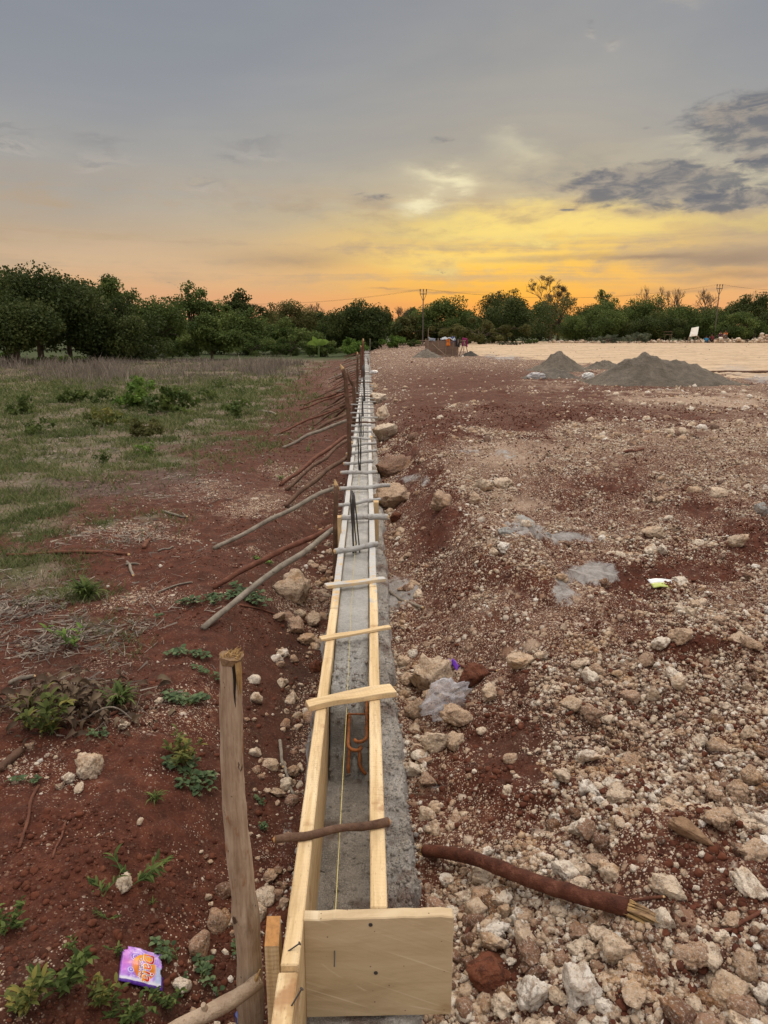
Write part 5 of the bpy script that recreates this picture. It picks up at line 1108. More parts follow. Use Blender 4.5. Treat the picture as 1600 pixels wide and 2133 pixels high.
# weeds one can point at
def oval(L, W, fold=.18, n=5, curl=.15):
    V = [(0, 0, 0)]; 
    for i in range(1, n): t = i / n; w = W / 2 * math.sin(math.pi * t ** .8) ** .8; z = L * curl * math.sin(math.pi * t) ; V += [(t * L, -w, z + w * fold), (t * L, 0, z), (t * L, w, z + w * fold)]
    V.append((L, 0, -L * curl * .4)); Fc = [(0, 2, 1), (0, 3, 2)]
    for i in range(n - 2): b = 1 + 3 * i; Fc += [(b, b + 1, b + 4), (b, b + 4, b + 3), (b + 1, b + 2, b + 5), (b + 1, b + 5, b + 4)]
    b = 1 + 3 * (n - 2); e = len(V) - 1; Fc += [(b, b + 1, e), (b + 1, b + 2, e)]; return np.array(V), np.array(Fc)
def plant(px, py, size_px, style, label, name, leafm='mid', n=40, cat='weed', stemm=None, group='weeds on the red soil', seed=None):
    p = ground(px, py); s = size_px * ppm(p); r = random.Random(int(px * 31 + py) if seed is None else seed); o = thing(name, p, label, cat, group)
    mb = MB(); VV = []; FF = []; TT = []; off = 0
    def leaf(pos, d, up, L, W, tone, **k):
        nonlocal off
        V, Fc = oval(L, W, **k); d = d.normalized(); b = up.cross(d)
        if b.length < 1e-3: b = Vector((1, 0, 0))
        b.normalize(); u = d.cross(b); Mx = np.array([d[:], b[:], u[:]]); VV.append(V @ Mx + np.array(pos[:])); FF.append(Fc + off); TT.append(np.full(len(V), tone)); off += len(V)
    gz = lambda v: hz(p.x + v.x, p.y + v.y) - p.z
    if style == 'creeper':       # trailing stems with round leaves in twos and threes
        for j in range(max(2, n // 9)):
            a = r.uniform(0, 6.28); L = s * r.uniform(.35, .62); q = Vector((0, 0, 0)); pts = [q.copy()]
            for i in range(7):
                a += r.uniform(-.4, .4); q = q + Vector((math.cos(a), math.sin(a) * .8, 0)) * L / 7; q.z = gz(q) + .008 + .012 * r.random(); pts.append(q.copy())
                for sd in (-1, 1, 0)[:r.randint(1, 3)]:
                    la = a + sd * r.uniform(.6, 1.3); lL = s * r.uniform(.10, .17); d = Vector((math.cos(la), math.sin(la), r.uniform(.1, .9))); b0 = q + d * lL * .35
                    mb.tube([q, b0], [.0009, .0007], 4, cap=False); leaf(b0, Vector((d.x, d.y, d.z * .4 - .1)), Vector((r.uniform(-.4, .4), r.uniform(-.4, .4), 1)), lL, lL * .85, r.random())
            mb.tube(pts, .0012, 4, cap=False)
    elif style == 'herb':        # upright branching stems with narrow leaves
        for j in range(max(3, n // 9)):
            a = r.uniform(0, 6.28); tip = Vector((math.cos(a) * r.uniform(.1, .5), math.sin(a) * r.uniform(.1, .4), r.uniform(.25, .62))) * s; b0 = Vector((r.uniform(-.12, .12), r.uniform(-.08, .08), 0)) * s; pts = wob(b0, tip, 6, s * .03); mb.tube(pts, [.0016, .0015, .0013, .0011, .0009, .0006], 4, cap=False)
            for i in range(1, 6):
                for q in range(r.randint(2, 4)):
                    la = r.uniform(0, 6.28); lL = s * r.uniform(.10, .20); leaf(pts[i], Vector((math.cos(la), math.sin(la), r.uniform(-.1, .8))), Vector((0, 0, 1)), lL, lL * .36, r.random(), curl=.1)
    elif style == 'tuft':        # grass like blades
        for j in range(n):
            a = r.uniform(0, 6.28); L = s * r.uniform(.3, .65); d = Vector((math.cos(a), math.sin(a), r.uniform(.25, 1.2))); b0 = Vector((r.uniform(-.12, .12), r.uniform(-.1, .1), .0)) * s; leaf(b0, d, Vector((0, 0, 1)), L, max(L * .11, .003), r.random(), curl=.22)
    elif style == 'bamboo':      # leaning stems with pointed leaves
        for j in range(max(3, n // 8)):
            a = r.uniform(-.6, 3.6); tip = Vector((math.cos(a) * .55, math.sin(a) * .3, r.uniform(.15, .5))) * s; pts = wob(Vector((0, 0, 0)), tip, 6, s * .03); mb.tube(pts, .0012, 4, cap=False)
            for i in range(1, 6):
                for q in range(2):
                    la = a + r.uniform(-1.1, 1.1); lL = s * r.uniform(.18, .30); leaf(pts[i], Vector((math.cos(la), math.sin(la), r.uniform(-.1, .6))), Vector((0, 0, 1)), lL, lL * .2, r.random())
    elif style == 'heap':        # withered leaves in a heap
        for j in range(n):
            q = Vector((r.gauss(0, .26), r.gauss(0, .17), 0)) * s; q.z = gz(q) + abs(r.gauss(0, .08)) * s * max(0, 1 - (q.x / s) ** 2 * 4); a = r.uniform(0, 6.28); lL = s * r.uniform(.05, .12); leaf(q, Vector((math.cos(a), math.sin(a), r.uniform(-.8, .5))), Vector((r.uniform(-1, 1), r.uniform(-1, 1), 1)), lL, lL * .4, r.random(), fold=.6, curl=.35)
        for j in range(24):
            a = r.uniform(0, 3.14); q = Vector((r.gauss(0, .25), r.gauss(0, .15), 0)) * s; q.z = gz(q) + .015; d = Vector((math.cos(a), math.sin(a) * .6, r.uniform(-.02, .25))) * s * r.uniform(.1, .3); mb.tube(wob(q - d, q + d, 6, s * .02), [.0022, .002, .002, .0016, .0012, .0008], 5, cap=False)
    elif style == 'bush':        # small leafy clump
        C = np.array([(r.gauss(0, .22) * s, r.gauss(0, .18) * s, abs(r.gauss(.25, .14)) * s) for _ in range(14)]); rr = np.random.default_rng(int(px)); V, Fc, tn = leaves_np(C, np.full(14, s * .16), n, s * .085, rr); VV.append(V); FF = [Fc]; TT.append(tn)
        for c in C[:8]: mb.tube(wob((0, 0, -.01), c.tolist(), 4, s * .03), s * .008, 4, cap=False)
    V = np.concatenate(VV); FF = np.concatenate(FF); me = npmesh('leaves', V, FF, {'tone': np.concatenate(TT)}, style != 'bush')
    link('leaves', me, LEAF[leafm], o)
    if mb.V: mb.build('stems', stemm or LEAF_STEM, o)
    return o
LEAF['dead'] = leaf_material("withered_leaf", [(0.1, (0.05, 0.032, 0.022)), (0.5, (0.105, 0.072, 0.048)), (0.9, (0.19, 0.145, 0.095))], .15)
LEAF['round'] = leaf_material("round_creeper_leaf", [(0.1, (0.035, 0.06, 0.028)), (0.5, (0.075, 0.12, 0.055)), (0.9, (0.15, 0.205, 0.10))], .2)
LEAF['yellow'] = leaf_material("yellowing_leaf", [(0.1, (0.055, 0.075, 0.018)), (0.5, (0.12, 0.145, 0.04)), (0.9, (0.27, 0.23, 0.06))], .3)
for a in ((425, 1252, 80, 'creeper', 'round leaved creeper at the feet of the two near braces', 'creeper', 'round', 50), (520, 1245, 90, 'creeper', 'thick round leaved creeper hanging over the bank under the braces', 'creeper', 'round', 64), (552, 1175, 46, 'creeper', 'small bright creeper above the reddish brace', 'creeper', 'bright', 30),
          (395, 1362, 80, 'creeper', 'creeper straggling over soil left of the post top', 'creeper', 'round', 40), (395, 1470, 84, 'creeper', 'dense round leaved creeper left of the upper post', 'creeper', 'round', 60), (440, 1410, 60, 'creeper', 'creeper half hidden behind the upper post', 'creeper', 'round', 40),
          (400, 1625, 100, 'creeper', 'creeper with grey green leaves below the yellowing herb', 'creeper', 'round', 56), (545, 1672, 40, 'creeper', 'single cupped leaf creeper right of the post', 'creeper', 'round', 14), (545, 1720, 40, 'creeper', 'few leaved creeper near the left end of the brown stick', 'creeper', 'round', 18), (500, 1650, 50, 'creeper', 'creeper trailing behind the middle of the post', 'creeper', 'round', 24),
          (490, 1985, 60, 'creeper', 'creeper partly behind the lower post', 'creeper', 'round', 26), (370, 2000, 90, 'creeper', 'creeper right of the purple sachet', 'creeper', 'round', 34), (420, 2040, 80, 'creeper', 'trailing creeper between sachet and post', 'creeper', 'round', 30), (350, 2100, 90, 'herb', 'low small leaved weed below the purple sachet', 'small_weed', 'mid', 60), (375, 2055, 50, 'creeper', 'creeper at the lower right corner of the sachet', 'creeper', 'round', 18),
          (385, 1590, 110, 'herb', 'bushy yellowing herb left of the post', 'small_herb', 'yellow', 110), (95, 1530, 140, 'herb', 'spreading yellow green herb in front of the dry leaf heap', 'small_herb', 'yellow', 90), (15, 1935, 110, 'herb', 'leafy weed at the left edge of the red soil', 'small_weed', 'mid', 60), (120, 2060, 150, 'herb', 'large leafy weed left of the purple sachet', 'leafy_weed', 'mid', 76), (40, 2110, 150, 'herb', 'tangled weed in the bottom left corner', 'leafy_weed', 'yellow', 80),
          (200, 2090, 120, 'herb', 'yellowing weed just below left of the sachet', 'leafy_weed', 'yellow', 60), (170, 1995, 90, 'herb', 'upright weed above left of the sachet', 'leafy_weed', 'mid', 40), (245, 1985, 70, 'herb', 'weed touching the upper left of the sachet', 'leafy_weed', 'mid', 34), (270, 2125, 110, 'herb', 'fine leaved weed at the bottom edge under the sachet', 'small_weed', 'mid', 70),
          (322, 1668, 56, 'tuft', 'small grass tuft on bare red soil left of the post', 'grass_tuft', 'mid', 34), (275, 1845, 120, 'bamboo', 'bamboo like grass growing round the pale rounded rock', 'bamboo_grass', 'mid', 44), (215, 1868, 90, 'bamboo', 'bamboo like grass shoots left of the pale rounded rock', 'bamboo_grass', 'mid', 26), (225, 1915, 44, 'bamboo', 'small pointed leaf sprig below the bamboo like grass', 'bamboo_grass', 'mid', 16), (318, 1885, 34, 'tuft', 'thin two bladed grass right of the bamboo like grass', 'grass_tuft', 'mid', 8),
          (150, 1470, 320, 'heap', 'heap of withered brown leaves and twigs on the left bank', 'leaf_heap', 'dead', 330), (150, 1352, 110, 'herb', 'young lantana like sapling behind the withered leaf heap', 'sapling', 'bright', 20), (250, 1470, 100, 'tuft', 'green grass among the withered leaves', 'grass_tuft', 'mid', 50), (60, 1480, 90, 'tuft', 'sparse grass left of the withered leaves', 'grass_tuft', 'olive', 24),
          (641, 942, 26, 'herb', 'bright green sprig on the red bank beside a thin grey brace', 'sprig', 'bright', 36), (60, 1630, 70, 'creeper', 'little creeper at the left edge near the tall pitted rock', 'creeper', 'round', 22), (330, 1290, 40, 'creeper', 'few creeper leaves left of the braces', 'creeper', 'round', 16), (180, 1245, 90, 'tuft', 'low green grass clump where the grass meets the red soil', 'grass_tuft', 'mid', 70), (585, 1000, 30, 'tuft', 'tiny green tuft beside the foot of a brace', 'grass_tuft', 'mid', 22), (210, 1540, 60, 'creeper', 'little creeper in front of the withered leaf heap', 'creeper', 'round', 20)):
    px, py, sp, st, lb, nm, lm, n = a; cat = 'leaf heap' if nm == 'leaf_heap' else 'grass tuft' if 'tuft' in nm else 'weed'; plant(px, py, sp, st, lb, nm, lm, n, cat, DRYSTEM if nm in ('leaf_heap', 'sapling') else None, None if nm in ('leaf_heap', 'sapling', 'sprig') else 'weeds on the red soil')
WGp = 'leafy bushes in the left field'
for px, py, s, lm, n, lb in ((150, 838, 62, 'mid', 700, 'dark green leafy bush in the field, left of the taller pair'), (283, 815, 56, 'bright', 700, 'bright bush standing highest in the middle of the field'), (278, 850, 90, 'bright', 900, 'wide bright bush below the highest one'), (305, 915, 74, 'olive', 800, 'yellow green bush nearest the bare red soil'), (305, 950, 50, 'bright', 350, 'low bright weed at the foot of the yellow green bush'),
    (45, 862, 70, 'mid', 500, 'low green bush at the left edge of the field'), (490, 868, 74, 'mid', 500, 'low green bush at the right of the field'), (360, 862, 110, 'mid', 700, 'pale flowering weed patch right of the wide bright bush'), (215, 842, 60, 'mid', 400, 'small green bush between the dark one and the wide bright one'), (225, 890, 80, 'yellow', 400, 'straw coloured weed clump below the wide bright bush'),
    (500, 822, 30, 'mid', 200, 'small upright weed at the right of the field'), (440, 835, 50, 'mid', 260, 'low weed near the middle right of the field'), (80, 905, 60, 'mid', 260, 'small weed low on the left of the field'), (215, 965, 50, 'mid', 260, 'flat green weed on the grey bare patch'), (460, 812, 40, 'mid', 240, 'small weed in front of the dry grass'), (375, 830, 46, 'mid', 260, 'small dark weed behind the pale flowering patch')):
    plant(px, py, s, 'bush', lb, 'field_bush', lm, n, 'bush', None, WGp)

# ------------------------------------------------------------------ sticks and the fallen branch
def stick(a, b, rpx, m, label, ends=None, name='dead_stick', bend=.02, lift=.4):
    p0, p1 = ground(*a), ground(*b); r = rpx * ppm((p0 + p1) / 2); t = thing(name, p0, label, 'stick'); pts = wob(Vector((0, 0, 0)), p1 - p0, 12, (p1 - p0).length * bend)
    for q in pts: q.z = hz(p0.x + q.x, p0.y + q.y) - p0.z + r * lift + .004
    for _ in range(2): 
        zs = [q.z for q in pts]
        for i in range(1, 11): pts[i].z = (zs[i - 1] + zs[i] * 1 + zs[i + 1]) / 3 + .001
    mb = MB(); mb.tube(pts, [r * random.uniform(.85, 1.1) for _ in pts], 8, .08); mb.build('shaft', m, t, True)
    q = (pts[-1] - pts[-2]).normalized(); mb = MB(); mb.tube([pts[-1] - q * r * .3, pts[-1] + q * r * .8], [r * .9, r * .5], 8, .1); mb.build('broken_end', CUTW, t); return t
for a in (((15, 1156), (268, 1155), 4, REDBK, 'long straight reddish stick lying across the grass'), ((60, 1255), (100, 1243), 3.2, GREYB, 'short pale stick on the straw at left'), ((20, 1428), (70, 1412), 5, GREYB, 'grey stick end poking from the dry leaf heap'), ((265, 1172), (278, 1200), 3, GREYB, 'broken stick bent in a Z on red soil, long limb'),
          ((262, 1178), (290, 1177), 2, GREYB, 'thin upper limb of the bent stick on red soil'), ((300, 1143), (312, 1128), 4.5, REDBK, 'stubby dark stick near the end of the long straight one'), ((545, 856), (575, 864), 2.4, GREYB, 'pale bent stick on bare red soil in the field'), ((340, 1066), (390, 1078), 2.4, GREYB, 'pale thin stick lying on the red soil'),
          ((220, 1498), (270, 1470), 4, REDBK, 'dark short stick under the arching twig'), ((40, 1770), (80, 1640), 3.5, REDBK, 'thin curved twig lying on red soil at left'), ((110, 1790), (138, 1715), 2.6, REDBK, 'hooked thin twig on red soil'), ((0, 1610), (45, 1570), 9, BROWN, 'dark rotten branch at the left edge'), ((583, 1545), (590, 1600), 4, GREYB, 'upper dark root in the trench beside the post'), ((590, 1590), (612, 1660), 3.5, GREYB, 'lower forked root in the trench'),
          ((785, 1215), (880, 1268), 3.5, GREYB, 'grey stick leaning out from the right board'), ((500, 1262), (640, 1300), 2, REDBK, 'thin dark twig under the braces'), ((1240, 1862), (1382, 1872), 3.5, REDBK, 'thin dark twig lying right of the fallen branch'), ((1480, 1950), (1590, 1900), 4, REDBK, 'dark twig at the lower right edge'), ((970, 1950), (992, 1905), 6, REDBK, 'flat dark stick between end board and fallen branch'), ((1300, 945), (1340, 938), 3, REDBK, 'short stick on the pale gravel'),
          ((955, 1385), (1035, 1400), 3, REDBK, 'dark splinter above the red clod'), ((1460, 777), (1600, 777), 3, BROWN, 'long dark pole lying on the pale sand at right'), ((330, 1150), (360, 1140), 2, GREYB, 'small pale stick on the red soil'), ((330, 1235), (400, 1215), 2, GREYB, 'thin pale stick on the gravelly left bank')):
    stick(*a)
p = [ground(155, 1505), ground(280, 1505)]
t = thing('arching_twig', p[0], 'thin pale twig arching over the edge of the dry leaf heap', 'stick'); mb = MB(); d = p[1] - p[0]; mb.tube([d * (i / 12) + Vector((0, 0, .07 * math.sin(math.pi * (i / 12) ** 1.5))) for i in range(13)], .0032, 6, .1); mb.build('shaft', GREYB, t, True)
SPLITW = wood_material("split_branch_wood", 0, False, ((0.13, 0.08, 0.045), (0.25, 0.165, 0.09), (0.38, 0.27, 0.155)), False)
def fallen_branch():
    A, B = ground(885, 1790), ground(1308, 1905); t = thing('fallen_branch', A, 'thick red earth stained fallen branch with torn pale end on the rubble', 'branch'); n = 60; d = B - A; pts = []; r0 = 12.5 * ppm(A); r1 = 18 * ppm(B)
    for i in range(n):
        u = i / (n - 1); q = d * u + Vector((0.006 * math.sin(u * 9), 0.020 * math.sin(u * 5.6 + 0.5), 0)); q.z = .024 + (d.z) * u + .014 * math.sin(u * 3.1); pts.append(q)
    mb = MB(); mb.tube(pts, [(r0 + (r1 - r0) * i / n) * (1 + .10 * math.exp(-((i - 26) / 2.5) ** 2) + .08 * math.exp(-((i - 44) / 2) ** 2)) for i in range(n)], 24, .0, lump=.13, lf=26); mb.build('shaft', LOGM, t, True)
    dr = (pts[-1] - pts[-2]).normalized(); mb = MB(); sdv = Vector((-dr.y, dr.x, 0))
    for k in range(34):
        a = random.uniform(0, 6.28); rr = r1 * .85 * math.sqrt(random.random()); off = sdv * math.cos(a) * rr + Vector((0, 0, 1)) * math.sin(a) * rr; L = .075 * random.uniform(.4, 1) * (1.6 if off.z < .004 and off.dot(sdv) < 0.004 else .3)
        b0 = pts[-1] + off - dr * .02; e = b0 + dr * (L + .02) + Vector((0, 0, -L * .25)) + sdv * random.uniform(-.2, .2) * L; mb.tube([b0, b0.lerp(e, .6), e], [.004, .0034, .0008], 5, .2)
    mb.build('splintered_end', FIBRE, t)
    e0 = ground(1402, 1940) - A; e0.z += .012; mb = MB()
    for k in range(7):
        a = pts[-1] + sdv * (k - 3) * .0052 + Vector((0, 0, -r1 * .35 + .004 * abs(k - 3))); q = e0 + sdv * (k - 3) * .0022 - (e0 - a) * random.uniform(0, .38); m_ = a.lerp(q, .5) + Vector((0, 0, .004))
        mb.tube([a - dr * .02, a, m_, q], [.005, .0052, .0042, .0010], 6, .15, flat=.6)
    mb.build('split_wood', SPLITW, t, True)
    mb = MB(); d0 = (pts[0] - pts[1]).normalized()
    for k in range(40):
        a = random.uniform(0, 6.28); rr = r0 * .9 * math.sqrt(random.random()); s2 = Vector((-d0.y, d0.x, 0)); b0 = pts[0] + s2 * math.cos(a) * rr + Vector((0, 0, math.sin(a) * rr)) - d0 * .004; mb.tube([b0, b0 + d0 * random.uniform(.008, .026) + Vector((random.uniform(-.004, .004), random.uniform(-.004, .004), random.uniform(-.004, .006)))], [.0022, .0004], 4)
    mb.build('frayed_end', FIBRE, t)
fallen_branch()
p = ground(1440, 1745); o = rock(p, (.135, .055, .05), 'splintery brown wood chunk lying between tan boulders at right', 'wood chunk', None, .3, CLODS, .15, (0.1, .1, -.75), 'wood_chunk')
o.data = o.data.copy(); o.data.materials.clear(); o.data.materials.append(bark_material("rotten_wood", ((0.13, 0.075, 0.045), (0.24, 0.15, 0.09), (0.36, 0.25, 0.16))))

# ------------------------------------------------------------------ sand heaps and what stands on the levelled ground
def heap_material(name, a, b, c):
    g = material(name); p = g.pos(); n = g.noise(p, 3.5, 5, 0.65); f = g.noise(p, 60, 4, 0.7)
    col = g.mix(g.mul(g.ss(f, 0.45, 0.75), 0.5), g.ramp(n, [(0.3, a), (0.5, b), (0.7, c)]), tuple(v * 1.6 for v in c))
    return setp(g, Base_Color=col, Normal=g.bump(g.add(n, g.add(g.mul(f, .6), g.mul(g.noise(p, 11, 4, .7), 1.2))), 1.0, 0.10))
SANDM = heap_material("grey_sand", (0.13, 0.112, 0.088), (0.20, 0.175, 0.14), (0.27, 0.24, 0.20)); GRAVM = heap_material("grey_gravel", (0.12, 0.10, 0.08), (0.20, 0.175, 0.145), (0.30, 0.27, 0.23)); DARKM = heap_material("dark_sand", (0.06, 0.055, 0.05), (0.09, 0.083, 0.075), (0.12, 0.11, 0.10))
def heap(px0, px1, py, ridge, label, m, d=.8, seed=1, gull=.12):
    """ridge: (px, py) points of its outline in the photo, left to right; py: its foot"""
    g0 = ground((px0 + px1) / 2, py); Y0 = g0.y; w = (px1 - px0) * ppm(g0); D = w * d; Y = Y0 + D / 2; o = link('sand_heap', None or bpy.data.meshes.new('heap'), m)
    RX = [float(aty(a, b, Y)[0]) for a, b in ridge]; RZ = [float(aty(a, b, Y)[2]) for a, b in ridge]; xl, xr = float(aty(px0, py, Y)[0]), float(aty(px1, py, Y)[0]); n, k = 90, 60; V = []
    X = np.linspace(xl - .1 * w, xr + .1 * w, n); T = np.linspace(-1.15, 1.15, k); XX, TT = np.meshgrid(X, T, indexing='ij'); gz = height(XX, Y + TT * D / 2)
    top = np.interp(XX, [xl] + RX + [xr], [0] + [z - hz((xl + xr) / 2, Y) for z in RZ] + [0]); prof = np.clip(1 - np.abs(TT + .12 * (fbm(XX, TT, 1.2, 2, seed) - .5)) ** 1.25, 0, 1)
    ang = fbm(XX * 5 / w * 2, TT * .7, 2.2, 4, seed + 3) - .5; hh = top * prof * (1 + gull * 2 * ang) + (top > .04) * (prof > .03) * .09 * w * .3 * (fbm(XX, TT * D / 2, 4.5 / max(w, .5) * 2, 4, seed + 9, .6) - .5)
    Z = np.where((hh > .004), gz + hh, gz - .03); i = (np.arange(n - 1)[:, None] * k + np.arange(k - 1)[None]).ravel()
    me = npmesh('heap', np.stack([XX - (xl + xr) / 2, TT * D / 2, Z - g0.z], -1).reshape(-1, 3), np.stack([i, i + k, i + k + 1, i + 1], 1), None, True); o.data = me; me.materials.append(m); o.location = ((xl + xr) / 2, Y, g0.z); return tag(o, label, 'sand heap', 'heaps of sand and gravel')
heap(1218, 1548, 806, [(1245, 788), (1270, 768), (1300, 748), (1330, 738), (1345, 735), (1380, 746), (1420, 755), (1460, 760), (1490, 775), (1520, 790)], 'largest grey sand heap with a long right slope at right', SANDM, .55, 1)
heap(1100, 1225, 775, [(1128, 757), (1145, 740), (1158, 732), (1170, 733), (1190, 748), (1210, 762)], 'pointed grey sand heap with gravel at its foot, left of the largest', SANDM, .8, 2)
heap(1085, 1215, 789, [(1120, 776), (1150, 768), (1180, 772)], 'low pale gravel spread in front of the pointed sand heap', GRAVM, .5, 6)
heap(1215, 1300, 770, [(1240, 755), (1262, 750), (1280, 756)], 'low grey sand heap between the pointed and the largest', SANDM, .8, 3)
heap(858, 922, 745, [(875, 733), (888, 726), (905, 735)], 'low sand heap left of the slatted bin', GRAVM, .7, 4); heap(958, 996, 742, [(970, 735), (980, 731), (988, 736)], 'small dark sand heap right of the slatted bin', DARKM, .7, 5)
WEATH = wood_material("weathered_slat", 0, False, ((0.14, 0.09, 0.075), (0.22, 0.155, 0.13), (0.31, 0.235, 0.20)), False); POLEM = bark_material("thin_weathered_pole", ((0.17, 0.12, 0.085), (0.27, 0.20, 0.145), (0.36, 0.28, 0.21)))
def cloth(name, label, P4, m, sag=.1, n=10, cat='cloth', parent=None, group=None):
    """a crumpled sheet over four corners"""
    a, b, c, d = [Vector(p) for p in P4]; V = []
    for i in range(n + 1):
        for j in range(n + 1):
            u, v = i / n, j / n; p = (a.lerp(b, u)).lerp(d.lerp(c, u), v); q = mnoise.noise(p * 6) * sag * .6; V.append(p + Vector((q * .4, q - .03 * math.sin(u * 9), mnoise.noise(p * 4 + Vector((5, 2, 1))) * sag)))
    k = n + 1; me = npmesh(name, V, np.array([(i * k + j, (i + 1) * k + j, (i + 1) * k + j + 1, i * k + j + 1) for i in range(n) for j in range(n)]), None, True); o = link(name, me, m, parent); sm = o.modifiers.new('thickness', 'SOLIDIFY'); sm.thickness = .006
    return tag(o, label, cat, group) if label else o
def fabric(name, c): return plain(name, c, .9, 0, .45, 12, .4)
def bin_():
    g0 = ground(925, 742); Y = g0.y; s = ppm(g0); w = 62 * s; dp = 1.5; h = 32 * s
    t = thing('slatted_bin', (float(aty(922, 742, Y)[0]), Y, g0.z), 'weathered slatted timber bin holding sand, with clothes hung over it', 'bin')
    for k in range(7):
        for fy in (0, dp):
            mb = MB(); mb.box((random.uniform(-.05, .05), fy, .10 + k * h / 7.3), (w * 1.05, .03, h / 7.3 * .82)); mb.build('slat', WEATH, t)
        for sx in (-1, 1): mb = MB(); mb.box((sx * w / 2, dp / 2, .10 + k * h / 7.3), (.03, dp * .96, h / 7.3 * .80)); mb.build('slat', WEATH, t)
    for px, h2 in ((-.5, 1.12), (-.17, 1.15), (.1, .95), (.33, .9), (.5, 1.05)): mb = MB(); mb.tube([(px * w, -.045, -.1), (px * w + .02, -.045, h * h2)], .04, 7); mb.build('post', POLEM, t)
    for px in (-.5, .5): mb = MB(); mb.tube([(px * w, dp + .045, -.1), (px * w, dp + .045, h * 1.1)], .04, 7); mb.build('post', POLEM, t)
    mb = MB(); mb.tube([(-.36 * w, -.09, h * .78), (.10 * w, -.45, .02)], .03, 6); mb.build('prop', POLEM, t)
    mb = MB(); mb.tube([(-.5 * w, .05, h * .9), (-.5 * w + .03, .05, h * 1.75)], .022, 6); mb.build('tall_rod', POLEM, t)
    for zz, L in ((h * .98, .5), (h * .72, .75)): mb = MB(); mb.tube([(-.5 * w - L, .1, zz), (-.45 * w, .1, zz)], .025, 6); mb.build('rail_end', POLEM, t)
    t2 = thing('pole_tripod', (t.location.x + w * .5 + 14 * s, Y + .1, g0.z), 'tripod of thin poles with a plum coloured cloth, right of the slatted bin', 'tripod')
    for ex, ey in ((-10 * s, .1), (11 * s, -.1), (1 * s, .5), (-3 * s, -.4)): mb = MB(); mb.tube([(ex, ey, -.05), (0, 0, h * .95)], .025, 6); mb.build('leg', POLEM, t2)
    mb = MB(); mb.tube([(-16 * s, 0, h * .95), (3 * s, 0, h * .98)], .025, 6); mb.build('rail', POLEM, t2)
    x0, z0 = t.location.x, g0.z; W = lambda a, b, c: (x0 + a * w, Y + b, z0 + c * h)
    CG = 'clothes and sheets drying on the slatted bin'
    cloth('sheet', 'pale blue grey sheet spread along the top of the slatted bin', [W(-.05, -.06, 1.02), W(.42, -.06, 1.08), W(.40, dp * .8, 1.2), W(-.02, dp * .8, 1.1)], fabric('pale_blue_cloth', (0.40, 0.43, 0.47)), .22, group=CG)
    cloth('sheet', 'dull blue sheet bunched on the left end of the slatted bin', [W(-.46, -.05, 1.0), W(-.24, -.05, 1.0), W(-.26, dp * .6, 1.16), W(-.46, dp * .6, 1.2)], fabric('dull_blue_cloth', (0.17, 0.19, 0.23)), .22, group=CG)
    cloth('shirt', 'orange shirt hanging over the front of the slatted bin', [W(.10, -.10, .62), W(.24, -.10, .62), W(.24, -.02, 1.06), W(.10, -.02, 1.06)], fabric('orange_cloth', (0.62, 0.18, 0.03)), .06, cat='shirt', group=CG)
    cloth('shirt', 'dark blue shirt on the slatted bin beside the black one', [W(.28, -.08, .85), W(.42, -.08, .9), W(.42, .3, 1.2), W(.28, .3, 1.2)], fabric('navy_cloth', (0.06, 0.08, 0.20)), .1, cat='shirt', group=CG)
    cloth('shirt', 'black shirt hanging at the right end of the slatted bin', [W(.42, -.12, .62), W(.56, -.12, .58), W(.56, 0, 1.08), W(.42, 0, 1.08)], fabric('black_cloth', (0.02, 0.02, 0.025)), .08, cat='shirt', group=CG)
    x0 = t2.location.x; cloth('shirt', 'plum coloured cloth hanging on the pole tripod', [(x0 - .16, Y + .05, z0 + h * .68), (x0 + .20, Y + .05, z0 + h * .64), (x0 + .18, Y + .15, z0 + h * 1.18), (x0 - .12, Y + .15, z0 + h * 1.16)], fabric('plum_cloth', (0.20, 0.02, 0.09)), .08, cat='shirt', group=CG)
bin_()
def far_panel():
    Y = 85.5; s = Y / F; c = [Vector(aty(*q, Y).tolist()) for q in ((1436, 701), (1451, 699), (1464, 680), (1450, 683))]; z = hz(c[0].x, Y)
    t = thing('tilted_panel', (c[0].x, Y, z), 'white rectangular panel tilted up on poles at the far right', 'panel'); o = t.location
    off = [Vector((0, 0, 0)), Vector((0, -.2, 0)), Vector((0, 1.0, 0)), Vector((0, 1.2, 0))]; P4 = [v + f - o for v, f in zip(c, off)]
    nrm = (P4[1] - P4[0]).cross(P4[3] - P4[0]).normalized() * .05; g = material("whitish_panel"); n = g.noise(g.objco(), 1.3, 3); setp(g, Base_Color=g.mix(g.ss(n, .5, .62), (0.68, 0.65, 0.58), (0.52, 0.43, 0.34)))
    mb = MB(); mb.addf(P4 + [v - nrm for v in P4], [(0, 1, 2, 3), (7, 6, 5, 4), (0, 4, 5, 1), (1, 5, 6, 2), (2, 6, 7, 3), (3, 7, 4, 0)]); mb.build('sheet', g.m, t)
    for a, e in ((0, (1432, 706)), (1, (1446, 706)), (1, (1465, 706)), (0, (1440, 706))):
        q = Vector(aty(*e, Y).tolist()) - o; q.z = -.1; mb = MB(); mb.tube([P4[a], q], .05, 6); mb.build('leg', POLEM, t)
far_panel()
def wire_frame():
    Y = 88.0
    t = thing('bamboo_trellis', (float(aty(1388, 706, Y)[0]), Y, hz(float(aty(1388, 706, Y)[0]), Y)), 'light frame of thin poles left of the tilted white panel', 'trellis'); o = t.location
    for px, top in ((1378, 690), (1385, 697), (1396, 697), (1400, 692)): a = Vector(aty(px, top, Y).tolist()) - o; mb = MB(); mb.tube([(a.x, 0, -.1), a], .035, 5); mb.build('post', POLEM, t)
    for py in (691, 697): a, b = Vector(aty(1377, py, Y).tolist()) - o, Vector(aty(1401, py, Y).tolist()) - o; mb = MB(); mb.tube([a, b], .03, 5); mb.build('rail', POLEM, t)
